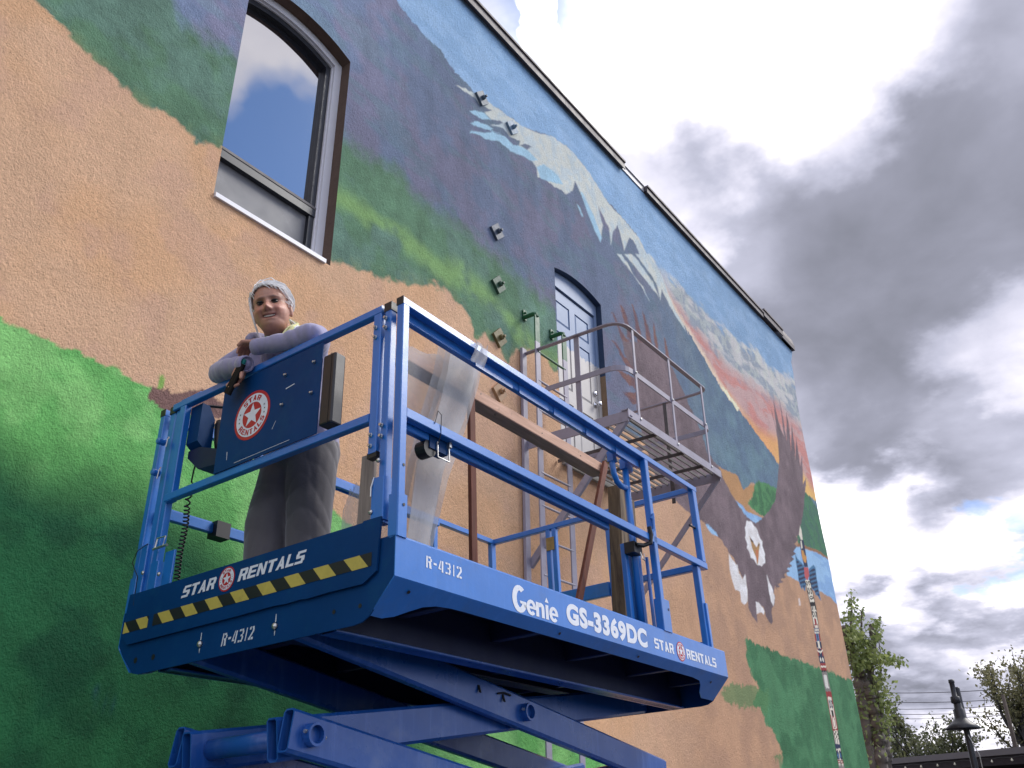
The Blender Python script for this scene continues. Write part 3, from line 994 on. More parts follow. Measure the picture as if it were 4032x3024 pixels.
idx = np.arange(NX * NZ).reshape(NX, NZ)
fa = np.stack([idx[:-1, :-1], idx[1:, :-1], idx[1:, 1:], idx[:-1, 1:]], -1)[~hole]
fa = fa.reshape(-1, 4)
used = np.unique(fa)
remap = np.full(NX * NZ, -1)
remap[used] = np.arange(len(used))
fa = remap[fa]
co = np.stack([XX[used] - BO[0], np.full(len(used), WY - BO[1]), ZZ[used]], 1)
me = bpy.data.meshes.new("mural_wall")
me.vertices.add(len(used))
me.vertices.foreach_set("co", co.ravel())
me.loops.add(fa.size)
me.loops.foreach_set("vertex_index", fa.ravel().astype(np.int32))
me.polygons.add(len(fa))
me.polygons.foreach_set("loop_start", np.arange(0, fa.size, 4, dtype=np.int32))
me.update(calc_edges=True)
att = me.color_attributes.new("paint", "FLOAT_COLOR", "POINT")
att.data.foreach_set("color", np.concatenate([COL[used], np.ones((len(used), 1))], 1).ravel().astype(np.float32))
m = bpy.data.materials.new("mural_stucco")
m.use_nodes = True
t_ = NT(m.node_tree)
b_ = t_.n["Principled BSDF"]
ac = t_.node("ShaderNodeVertexColor", layer_name="paint").outputs[0]
mpg = t_.node("ShaderNodeMapping")
mpg.inputs["Rotation"].default_value = (0.62, 0.41, 0.93)
t_.l.new(t_.node("ShaderNodeTexCoord").outputs["Object"], mpg.inputs[0])
geo = mpg.outputs[0]
nz1 = t_.noise(geo, 85.0, 4.0, 0.68, 0.4)
nz2 = t_.noise(geo, 30.0, 3.0, 0.5)
nz3 = t_.noise(geo, 4.0, 5.0, 0.6)
grain = t_.math("MULTIPLY_ADD", t_.math("SUBTRACT", nz1, 0.5), 0.62, 1.0)
grain = t_.math("MULTIPLY", grain, t_.math("MULTIPLY_ADD", t_.math("SUBTRACT", nz3, 0.5), 0.30, 1.0))
cc = t_.mix(1.0, ac, t_.mix(1.0, (1, 1, 1), grain, "MULTIPLY"), "MULTIPLY")
pit = t_.maprange(nz1, 0.30, 0.36, 0.45, 0.0)
cc = t_.mix(pit, cc, (0.02, 0.015, 0.012))
t_.l.new(cc, b_.inputs["Base Color"])
b_.inputs["Roughness"].default_value = 0.85
b_.inputs["Specular IOR Level"].default_value = 0.25
hgt = t_.math("ADD", nz1, t_.math("MULTIPLY", nz2, 0.8))
bn = t_.node("ShaderNodeBump")
bn.inputs["Strength"].default_value = 1.0
bn.inputs["Distance"].default_value = 0.0095
t_.l.new(hgt, bn.inputs["Height"])
t_.l.new(bn.outputs[0], b_.inputs["Normal"])
MATS["mural_stucco"] = m
mesh_obj("mural_wall", me, m, building)

# return of the wall at its far end, rear walls and roof
g = MB()
zz = np.linspace(0, 9.5, 30)
P, F = [], []
for z_ in zz:
    P += [bl((float(edge_x(z_)), WY + 0.001, z_)), bl((float(edge_x(z_)), 13.0, z_))]
for i in range(len(zz) - 1):
    F.append((2 * i, 2 * i + 1, 2 * i + 3, 2 * i + 2))
g.poly(P, F)
g.poly([bl(p) for p in ((-2.0, WY + 0.001, 0), (-2.0, 13, 0), (-2.0, 13, 9.5), (-2.0, WY + 0.001, 9.5))], [(0, 1, 2, 3)])
g.poly([bl(p) for p in ((-2.0, 13, 0), (15.0, 13, 0), (15.0, 13, 9.5), (-2.0, 13, 9.5))], [(0, 1, 2, 3)])
g.build("side_wall", "brick_side", building)
MB().box(bl((-1.9, WY + 0.35, 9.0)), bl((14.6, 12.9, 9.1))).build("roof", "tar_roof", building)


def coping(x0, x1, z0, z1, y0, y1, m, lip=0.03):
    g = MB()
    prof = [(y0, z0), (y0 - 0.012, z0), (y0 - 0.012, z1 - lip), (y0 - 0.03, z1 - lip), (y0 - 0.03, z1), (y1, z1), (y1, z0 + 0.04), (y0, z0 + 0.04)]
    g.prism(prof, bl((x0, 0, 0)), (0, 1, 0), (0, 0, 1), (x1 - x0, 0, 0))
    return g.build("coping", m, building)


for a_, b_ in ((-2.0, 1.2), (1.204, 4.1), (4.104, 6.9), (6.904, 8.39)):
    coping(a_, b_, 9.462, 9.60, WY - 0.05, WY + 0.40, "coping_metal")
coping(8.40, 9.005, 9.50, 9.60, WY - 0.004, WY + 0.36, "coping_pale", 0.012)
for a_, b_ in ((9.02, 10.9), (10.904, 13.36)):
    coping(a_, b_, 9.48, 9.60, WY - 0.05, WY + 0.40, "coping_metal")
coping(13.364, 14.30, 9.52, 9.665, WY - 0.065, WY + 0.40, "coping_metal")
g = MB()
sec = [(-0.06, 9.5), (-0.06, 9.60), (-0.03, 9.74), (0.06, 9.82), (0.25, 9.84), (0.4, 9.8), (0.4, 9.5)]
g.prism(sec, bl((14.05, WY, 0)), (0, 1, 0), (0, 0, 1), (0.90, 0, 0))
g.build("coping_tile", "coping_metal", building)
g = MB()
g.prism([(-0.045, 9.50), (-0.045, 9.56), (0.2, 9.56), (0.2, 9.50)], bl((14.33, WY, 0)), (0, 1, 0), (0, 0, 1), (0.5, 0, 0))
g.build("gutter_end", "coping_pale", building)

# wall tie plates: diamond iron plates with a bolt, painted over with the mural, edge shade put into the colours
PLATE_M = {}
for (u_, v_, c_) in ((1952, 915, (70, 82, 100)), (1958, 1123, (54, 86, 68)), (1962, 1332, (112, 102, 64)), (1962, 1545, (168, 132, 98)), (1893, 390, (84, 100, 116)), (2012, 505, (108, 134, 158))):
    p_ = at_y(u_, v_, WY)
    nm = "plate_%d" % u_ + str(v_)
    mat(nm, lin(c_), 0.6, 0.2, 18)
    s_ = 0.105
    g = MB()
    o_ = np.array(bl(p_))
    g.prism([(-s_, 0), (0, -s_), (s_, 0), (0, s_)], o_ + (0, 0.006, 0), (1, 0, 0), (0, 0, 1), (0, -0.034, 0))
    pl_ = g.build("anchor_plate", nm, building)
    g = MB()
    g.lathe([(0.026, 0), (0.026, 0.028), (0.014, 0.034), (0.014, 0.055)], o_ + (0.0, -0.028, 0), (0, -1, 0), 6)
    g.build("bolt", nm, pl_)


# ---- reveals, window and door
def strip(name, pts, y0, y1, m, parent):
    g = MB()
    P = [bl((a, y0, b)) for a, b in pts] + [bl((a, y1, b)) for a, b in pts]
    n = len(pts)
    g.poly(P, [(i, i + 1, n + i + 1, n + i) for i in range(n - 1)])
    return g.build(name, m, parent)


def ring(name, op, d0, d1, y0, y1, m, parent, db0=None, db1=None):
    """frame between two insets of an arched opening"""
    a = outline(op, d0, dbot=db0)
    b = outline(op, d1, dbot=db1)
    n = len(a)
    g = MB()
    P = [bl((p, y0, q)) for p, q in a] + [bl((p, y0, q)) for p, q in b] + [bl((p, y1, q)) for p, q in a] + [bl((p, y1, q)) for p, q in b]
    F = []
    for i in range(n):
        j = (i + 1) % n
        F += [(i, j, n + j, n + i), (2 * n + i, 3 * n + i, 3 * n + j, 2 * n + j), (i, 2 * n + i, 2 * n + j, j), (n + i, n + j, 3 * n + j, 3 * n + i)]
    g.poly(P, F)
    return g.build(name, m, parent)


ol = outline(WIN)
strip("window_reveal", ol[1:] + [ol[0]], WY, WY + 0.40, "reveal_brown", building)
WINF = (2.40, WIN[1], WIN[2], WIN[3], WIN[4])
window = ring("window", WINF, 0.002, 0.075, WY + 0.10, WY + 0.20, "window_white", building, 0.0, 0.04)
ring("frame_step", WINF, 0.045, 0.085, WY + 0.125, WY + 0.19, "window_white", window, 0.03, 0.05)
ring("sash_frame", WINF, 0.085, 0.135, WY + 0.14, WY + 0.22, "window_dark", window, 0.05, 0.075)
MB().box(bl((WINF[0] + 0.08, WY + 0.13, 5.70)), bl((WIN[1] - 0.08, WY + 0.21, 5.765))).build("meeting_rail", "window_dark", window)
MB().box(bl((WINF[0] + 0.08, WY + 0.126, 5.768)), bl((WIN[1] - 0.08, WY + 0.2, 5.79))).build("rail_cap", "fascia_grey", window)
g = MB()
g.prism([(-0.02, 5.235), (-0.02, 5.268), (0.20, 5.285), (0.20, 5.235)], bl((WIN[0] + 0.004, WY, 0)), (0, 1, 0), (0, 0, 1), (WIN[1] - WIN[0] - 0.06, 0, 0))
g.build("window_sill", "window_white", window)

m = bpy.data.materials.new("window_glass")
m.use_nodes = True
t_ = NT(m.node_tree)
b_ = t_.n["Principled BSDF"]
b_.inputs["Base Color"].default_value = (0.012, 0.014, 0.02, 1)
b_.inputs["Roughness"].default_value = 0.03
b_.inputs["IOR"].default_value = 4.5
b_.inputs["Coat Weight"].default_value = 1.0
b_.inputs["Coat IOR"].default_value = 1.8
b_.inputs["Coat Roughness"].default_value = 0.02
bn = t_.node("ShaderNodeBump")
bn.inputs["Distance"].default_value = 0.003
t_.l.new(t_.noise(t_.node("ShaderNodeTexCoord").outputs["Object"], 1.3, 2.0), bn.inputs["Height"])
t_.l.new(bn.outputs[0], b_.inputs["Normal"])
MATS["window_glass"] = m
up = [(WINF[0] + 0.1, 5.765), (WINF[1] - 0.1, 5.765)] + seg_arch(WINF, 0.10)
g = MB()
g.prism(up, bl((0, WY + 0.185, 0)), (1, 0, 0), (0, 0, 1), (0, 0.012, 0))
g.build("pane", "window_glass", window)
mat("insect_screen", (0.16, 0.165, 0.18), 0.55, 0.15, 3, spec=0.6, dirt=(0.42, 0.42, 0.45), dirt_amt=0.35, dirt_scale=2.5, bump=0.0008, bscale=500)
MB().box(bl((WINF[0] + 0.1, WY + 0.175, 5.30)), bl((WIN[1] - 0.1, WY + 0.185, 5.71))).build("screen", "insect_screen", window)
MB().box(bl((WIN[0] + 0.01, WY + 0.30, 5.2)), bl((WIN[1] - 0.01, WY + 0.32, 7.45))).build("dark_backing", "window_dark", window)  # dark sheet added behind the panes, standing in for the unlit room

ol = outline(DOOR)
strip("door_reveal", [(DOOR[1], 5.95)] + ol[2:] + [ol[0], ol[1]], WY, WY + 0.40, "reveal_navy", building)
strip("door_reveal", [(DOOR[1] - 0.0015, 4.68), (DOOR[1] - 0.0015, 5.98)], WY, WY + 0.11, "reveal_tan", building)
m = bpy.data.materials.new("door_paint")
m.use_nodes = True
t_ = NT(m.node_tree)
b_ = t_.n["Principled BSDF"]
oc = t_.node("ShaderNodeTexCoord").outputs["Object"]
sp_ = t_.node("ShaderNodeSeparateXYZ")
t_.l.new(oc, sp_.inputs[0])
edge_n = t_.math("MULTIPLY", t_.math("SUBTRACT", t_.noise(oc, 14.0, 4.0, 0.7), 0.5), 0.22)
hh = t_.math("ADD", sp_.outputs[2], edge_n)
painted = t_.maprange(hh, 6.085, 6.10, 0.0, 1.0)
cb = t_.mix(t_.noise(oc, 5.0, 4.0), lin((104, 128, 166)), lin((140, 160, 190)))
cw = t_.mix(t_.noise(oc, 6.0, 4.0), lin((186, 182, 178)), lin((206, 202, 198)))
t_.l.new(t_.mix(painted, cw, cb), b_.inputs["Base Color"])
b_.inputs["Roughness"].default_value = 0.5
MATS["door_paint"] = m
DY = WY + 0.09
slab_z1 = 6.735
g = MB()
g.box(bl((DOOR[0] + 0.005, DY + 0.012, 4.70)), bl((DOOR[1] - 0.052, DY + 0.05, slab_z1)))
door = g.build("door", "door_paint", building)
# raised stiles and rails leave six sunk panels
dx0, dx1 = DOOR[0] + 0.005, DOOR[1] - 0.052
cxm = (dx0 + dx1) / 2
pan = []
for a_, b_ in ((dx0 + 0.12, cxm - 0.055), (cxm + 0.055, dx1 - 0.12)):
    for z0_, z1_ in ((4.90, 5.42), (5.58, 6.22), (6.33, 6.60)):
        pan.append((a_, b_, z0_, z1_))
for a_, b_, z0_, z1_ in ((dx0, dx0 + 0.12, 4.70, slab_z1), (dx1 - 0.12, dx1, 4.70, slab_z1), (cxm - 0.055, cxm + 0.055, 4.70, slab_z1)):
    MB().box(bl((a_, DY, z0_)), bl((b_, DY + 0.014, z1_))).build("stile", "door_paint", door)
for z0_, z1_ in ((4.70, 4.90), (5.42, 5.58), (6.22, 6.33), (6.60, slab_z1)):
    for a_, b_ in ((dx0 + 0.12, cxm - 0.055), (cxm + 0.055, dx1 - 0.12)):
        MB().box(bl((a_, DY, z0_)), bl((b_, DY + 0.014, z1_))).build("rail", "door_paint", door)
for a_, b_, z0_, z1_ in pan:
    g = MB()
    i_ = 0.03
    P = [bl(q_) for q_ in ((a_ + .008, DY + .012, z0_ + .008), (b_ - .008, DY + .012, z0_ + .008), (b_ - .008, DY + .012, z1_ - .008), (a_ + .008, DY + .012, z1_ - .008),
                           (a_ + i_, DY + .002, z0_ + i_), (b_ - i_, DY + .002, z0_ + i_), (b_ - i_, DY + .002, z1_ - i_), (a_ + i_, DY + .002, z1_ - i_))]
    g.poly(P, [(0, 1, 5, 4), (1, 2, 6, 5), (2, 3, 7, 6), (3, 0, 4, 7), (4, 5, 6, 7)])
    g.build("panel", "door_paint", door)
for zk, rr in ((5.60, 0.030), (5.735, 0.026)):
    kx = dx1 - 0.062
    g = MB()
    if zk < 5.7:
        g.lathe([(0.034, 0), (0.034, 0.008), (0.012, 0.012), (0.012, 0.035), (0.026, 0.042), (0.031, 0.058), (0.026, 0.072), (0.01, 0.078)], bl((kx, DY - 0.001, zk)), (0, -1, 0), 18)
        g.build("door_knob", "knob_metal", door, True)
    else:
        g.lathe([(0.032, 0), (0.032, 0.014), (0.024, 0.026), (0.012, 0.028)], bl((kx, DY - 0.001, zk)), (0, -1, 0), 18)
        g.build("deadbolt", "knob_metal", door, True)
# door frame and arched head panel
g = MB()
g.box(bl((DOOR[1] - 0.05, DY - 0.02, 4.70)), bl((DOOR[1] - 0.003, DY + 0.06, slab_z1 + 0.02)))
g.build("door_frame", "door_paint", building)
hp = [(DOOR[0] + 0.003, slab_z1 + 0.022), (DOOR[1] - 0.003, slab_z1 + 0.022)] + seg_arch(DOOR, 0.003)
g = MB()
g.prism(hp, bl((0, DY - 0.02, 0)), (1, 0, 0), (0, 0, 1), (0, 0.05, 0))
g.build("head_panel", "door_paint", building)
MB().box(bl((DOOR[0], WY - 0.03, 4.62)), bl((DOOR[1], WY + 0.2, 4.678))).build("threshold", "concrete", building)

# ------------------------------------------------------------------ fire escape balcony
FX0, FX1, FY, FZ = 5.97, 7.84, 3.115, 4.67
fe = thing("fire_escape", "lilac grey steel balcony with slatted deck and railings below the wall door", "balcony", (6.9, 3.66, FZ))
FO = np.array([6.9, 3.66, FZ])


def fl(*p):
    return tuple(np.array(p, float) - FO)


def fbar(name, p0, p1, w_, h_, up=(0, 0, 1), m="lilac_steel"):
    return MB().bar(fl(*p0), fl(*p1), w_, h_, up, 0.002).build(name, m, fe)


fbar("front_beam", (FX0 - 0.02, FY, FZ - 0.035), (FX1, FY, FZ - 0.035), 0.012, 0.075)
fbar("front_flange", (FX0 - 0.02, FY + 0.03, FZ + 0.002), (FX1, FY + 0.03, FZ + 0.002), 0.07, 0.01)
fbar("side_beam", (FX0, 4.195, FZ - 0.05), (FX0, FY + 0.01, FZ - 0.05), 0.012, 0.10)
fbar("side_beam", (FX1, 4.195, FZ - 0.05), (FX1, FY + 0.01, FZ - 0.05), 0.012, 0.10)
# deck slats run along the wall, hatch left open at the ladder
ns = 14
for i in range(ns):
    y_ = FY + 0.085 + i * (4.13 - FY - 0.085) / (ns - 1)
    xa = FX0 + 0.02 if y_ < 3.72 else 6.62
    fbar("deck_slat", (xa, y_, FZ - 0.012), (FX1 - 0.012, y_, FZ - 0.012), 0.010, 0.030, m="bare_slat")
for x_ in (6.50, 7.05, 7.48):
    fbar("cross_bearer", (x_, FY + 0.02, FZ - 0.045), (x_, 4.19, FZ - 0.045), 0.012, 0.032, m="bare_slat")
for x_ in (6.62,):
    fbar("hatch_edge", (x_, 3.72, FZ - 0.03), (x_, 4.19, FZ - 0.03), 0.012, 0.05)


def flat_rail(name, pts, z, hgt=0.05, th=0.010, m="lilac_steel", tilt=False):
    """flat bar bent in plan; stands on edge, or lies flat for a hand rail"""
    g = MB()
    n = len(pts)
    P = []
    for i in range(n):
        a = np.array(pts[max(i - 1, 0)], float)
        b = np.array(pts[min(i + 1, n - 1)], float)
        d = (b - a) / np.linalg.norm(b - a)
        nn = np.array((-d[1], d[0]))
        c = np.array(pts[i], float)
        w_ = (hgt if tilt else th) / 2
        h_ = (th if tilt else hgt) / 2
        for sx, sz in ((-1, -1), (1, -1), (1, 1), (-1, 1)):
            q = c + nn * w_ * sx
            P.append(fl(q[0], q[1], z + h_ * sz))
    F = []
    for i in range(n - 1):
        for k_ in range(4):
            F.append((4 * i + k_, 4 * i + (k_ + 1) % 4, 4 * i + 4 + (k_ + 1) % 4, 4 * i + 4 + k_))
    F += [(3, 2, 1, 0), (4 * n - 4, 4 * n - 3, 4 * n - 2, 4 * n - 1)]
    g.poly(P, F)
    return g.build(name, m, fe)


def bent(x0, y0, x1, y1, x2, y2, r, n=7):
    """plan path from p0 round the corner p1 to p2"""
    p0, p1, p2 = np.array((x0, y0)), np.array((x1, y1)), np.array((x2, y2))
    d0 = (p0 - p1) / np.linalg.norm(p0 - p1)
    d2 = (p2 - p1) / np.linalg.norm(p2 - p1)
    a, b = p1 + d0 * r, p1 + d2 * r
    return [tuple(p0)] + [tuple((1 - t) ** 2 * a + 2 * t * (1 - t) * p1 + t * t * b) for t in np.linspace(0, 1, n)] + [tuple(p2)]


fy = FY + 0.02
xr0, xr1 = FX0 - 0.01, FX1 - 0.06
for z_, m_ in ((5.555, "lilac_steel"), (5.108, "lilac_steel")):
    pth = bent(xr0, 4.17 if z_ > 5.3 else 3.95, xr0, fy, 6.9, fy, 0.17)[:-1] + bent(6.9, fy, xr1, fy, xr1, 4.17, 0.12)[1:]
    flat_rail("hand_rail" if z_ > 5.3 else "mid_rail", pth, z_, 0.045 if z_ > 5.3 else 0.05, 0.011, m_, tilt=z_ > 5.3)
for x_ in (6.17, 6.885, 7.615):
    fbar("rail_post", (x_, fy - 0.012, FZ - 0.03), (x_, fy - 0.012, 5.55), 0.010, 0.036, (1, 0, 0))
    MB().lathe([(0.012, 0), (0.012, 0.012), (0.006, 0.014)], fl(x_, fy - 0.022, FZ - 0.02), (0, -1, 0), 8).build("rail_bolt", "zinc", fe)
    MB().lathe([(0.010, 0), (0.010, 0.010), (0.005, 0.012)], fl(x_, fy - 0.018, 5.108), (0, -1, 0), 8).build("rail_bolt", "zinc", fe)
fbar("rail_post", (xr0 + 0.012, 3.60, FZ - 0.03), (xr0 + 0.012, 3.60, 5.55), 0.055, 0.012)
fbar("rail_post", (xr1 - 0.012, 3.62, FZ - 0.25), (xr1 - 0.012, 3.62, 5.55), 0.04, 0.012, m="bare_slat")
fbar("wall_post", (5.935, 4.175, 2.6), (5.935, 4.175, 5.60), 0.07, 0.03, (0, 1, 0))
# raking braces back to the wall
fbar("brace", (FX0 + 0.02, FY + 0.01, FZ - 0.03), (FX0 + 0.02, 4.185, 3.50), 0.065, 0.035, (1, 0, 0))
fbar("brace", (FX1 + 0.01, FY + 0.01, FZ - 0.03), (FX1 + 0.01, 4.185, 3.50), 0.05, 0.03, (1, 0, 0))

# fixed ladder on the wall
LY, LX0, LX1 = 4.03, 5.965, 6.445
lad = thing("wall_ladder", "steel wall ladder rising through the balcony, its top painted green", "ladder", (6.2, 4.05, 0.0))
LO = np.array((6.2, 4.05, 0.0))


def ll(*p):
    return tuple(np.array(p, float) - LO)


for x_ in (LX0, LX1):
    MB().bar(ll(x_, LY, 0.35), ll(x_, LY, 5.64), 0.078, 0.014, (0, 1, 0), 0.002).build("ladder_rail", "lilac_steel", lad)
    g = MB()
    g.bar(ll(x_, LY, 5.64), ll(x_, LY, 5.93), 0.078, 0.014, (0, 1, 0), 0.002)
    top = g.build("rail_top", "green_steel", lad)
    g = MB()
    g.tube([ll(x_, LY, 5.92), ll(x_, LY + 0.01, 5.955), ll(x_ + 0.005, LY + 0.04, 5.97), ll(x_ + 0.01, 4.19, 5.975)], 0.022, 8)
    g.build("wall_arm", "green_steel", top)
    MB().box(ll(x_ - 0.005, 4.18, 5.95), ll(x_ + 0.045, 4.196, 6.06)).build("wall_plate", "green_steel", top)
    MB().lathe([(0.013, 0), (0.013, 0.012), (0.006, 0.016)], ll(x_ + 0.02, 4.18, 6.03), (0, -1, 0), 6).build("bolt", "green_steel", top)
for i in range(17):
    z_ = 0.65 + i * 0.3055
    m_ = "green_steel" if z_ > 5.5 else "lilac_steel"
    MB().tube([ll(LX0, LY, z_), ll(LX1, LY, z_)], 0.011, 8).build("rung", m_, lad)
MB().bar(ll(LX0 - 0.03, LY - 0.03, 4.52), ll(LX0 - 0.03, LY - 0.03, 4.72), 0.06, 0.012, (0, 1, 0)).build("splice_plate", "lilac_steel", lad)
# ------------------------------------------------------------------ scissor lift
LIFT_O = Vector((2.10852, 2.03860, 2.47598))
LIFT_R = Euler((math.radians(-2.33918), math.radians(0.81163), math.radians(0.53491)), "XYZ")
LIFT_M = Matrix.LocRotScale(LIFT_O, LIFT_R, Vector((1, 1, 1)))
lift = thing("scissor_lift", "blue scissor lift platform with yellow and black striped end board", "scissor lift", LIFT_O)
lift.rotation_euler = LIFT_R
W, L = 1.607, 2.80


def lb(name, p0, p1, w_, h_, up=(0, 0, 1), m="blue_paint", parent=None, ch=0.0035):
    return MB().bar(p0, p1, w_, h_, up, ch).build(name, m, parent or lift)


# deck and skirts
MB().box((0.02, 0.035, -0.095), (L - 0.02, W - 0.035, -0.075)).build("deck", "under_shaded", lift)
for sgn, y0 in ((1, 0.0), (-1, W)):
    # side channel: face, top lip, folded lower lip with a shaped edge
    g = MB()
    xs_ = [0.0, 0.06, 0.11, 0.16, 0.21, 0.27, 0.34, 0.42, 1.0, 1.6, 2.2, 2.40, 2.50, 2.54, 2.58, 2.64, L]
    dp_ = [0.112, 0.112, 0.100, 0.078, 0.058, 0.046, 0.041, 0.040, 0.040, 0.040, 0.040, 0.040, 0.046, 0.062, 0.09, 0.112, 0.112]
    P, F = [], []
    for x_, d_ in zip(xs_, dp_):
        P += [(x_, y0 + sgn * 0.03, -0.004), (x_, y0 + sgn * 0.004, -0.0), (x_, y0, -0.005), (x_, y0, -0.146), (x_, y0 + sgn * 0.004, -0.151), (x_, y0 + sgn * d_, -0.151 - (d_ - 0.004) * 1.03)]
    for i in range(len(xs_) - 1):
        for k in range(5):
            F.append((6 * i + k, 6 * i + 6 + k, 6 * i + 7 + k, 6 * i + 1 + k))
    g.poly(P, F)
    sp = g.build("side_panel", "blue_paint", lift)
    so = sp.modifiers.new("thickness", "SOLIDIFY")
    so.thickness = 0.004
    so.offset = -1 if sgn > 0 else 1
    lb("toe_rail", (0.05, y0 + sgn * 0.034, 0.006), (L - 0.09, y0 + sgn * 0.034, 0.006), 0.012, 0.02, parent=sp)
    for x_, z_, d_ in ((0.10, -0.175, 0.028), (1.05, -0.168, 0.02), (1.75, -0.168, 0.02), (2.62, -0.185, 0.036)):
        MB().lathe([(0.007, 0), (0.007, 0.002)], (x_, y0 + sgn * (d_ - 0.002), z_ - 0.004), (0, -sgn * 0.7, -0.7), 10).build("bolt_hole", "black_plastic", sp)
# end plates
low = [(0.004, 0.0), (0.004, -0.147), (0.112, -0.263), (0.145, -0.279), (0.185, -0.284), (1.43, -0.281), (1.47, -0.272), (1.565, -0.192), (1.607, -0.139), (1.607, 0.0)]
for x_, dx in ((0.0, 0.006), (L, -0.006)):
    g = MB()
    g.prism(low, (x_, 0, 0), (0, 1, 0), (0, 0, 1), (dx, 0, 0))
    g.build("end_panel", "blue_shaded", lift)
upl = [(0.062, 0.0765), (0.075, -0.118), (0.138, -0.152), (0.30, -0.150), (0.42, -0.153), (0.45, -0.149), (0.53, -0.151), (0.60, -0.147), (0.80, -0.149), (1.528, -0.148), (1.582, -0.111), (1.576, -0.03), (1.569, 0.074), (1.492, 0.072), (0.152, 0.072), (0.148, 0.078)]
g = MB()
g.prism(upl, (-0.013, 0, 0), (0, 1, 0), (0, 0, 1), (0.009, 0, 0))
eb = g.build("end_board", "blue_shaded", lift)
eb["label"] = "raised end board with lettering and hazard stripe"
g = MB()
g.prism([(0.06, -0.0), (W - 0.06, -0.0), (W - 0.06, 0.07), (0.06, 0.07)], (L - 0.012, 0, 0), (0, 1, 0), (0, 0, 1), (0.006, 0, 0))
g.build("toe_board", "blue_paint", lift)

# hazard stripe: slanted blocks, each piece its own
XE = -0.0145


def end_quad(name, pts, m, x=XE, parent=None):
    g = MB()
    g.poly([(x, a, b) for a, b in pts], [tuple(range(len(pts)))])
    return g.build(name, m, parent or eb)


def clip_y(pts, lo, hi):
    out = pts
    for side, lim in ((1, lo), (-1, hi)):
        res = []
        for i in range(len(out)):
            a, b = out[i], out[(i + 1) % len(out)]
            ia, ib = side * (a[0] - lim) >= 0, side * (b[0] - lim) >= 0
            if ia:
                res.append(a)
            if ia != ib:
                t = (lim - a[0]) / (b[0] - a[0])
                res.append((lim, a[1] + t * (b[1] - a[1])))
        out = res
        if len(out) < 3:
            return []
    return out


zt, zb_, slant, pitch_ = -0.047, -0.096, 0.045, 0.0785
for lo, hi, ph in ((0.098, 1.361, 0.103), (1.396, 1.572, 0.058)):
    k = 0
    y_ = lo - 0.2 + ph
    while y_ < hi + 0.1:
        q = clip_y([(y_, zt), (y_ - slant, zb_), (y_ - slant + pitch_, zb_), (y_ + pitch_, zt)], lo, hi)
        if len(q) >= 3:
            end_quad("stripe_yellow" if k % 2 == 0 else "stripe_black", q, "stripe_yellow" if k % 2 == 0 else "stripe_black")
        y_ += pitch_
        k += 1

# ---- block lettering: each glyph is a set of abutting convex pieces on a 0..1 square
s1, s2 = 0.30, 0.20     # stem and bar weight


def R4(x0, y0, x1, y1):
    return [(x0, y0), (x1, y0), (x1, y1), (x0, y1)]


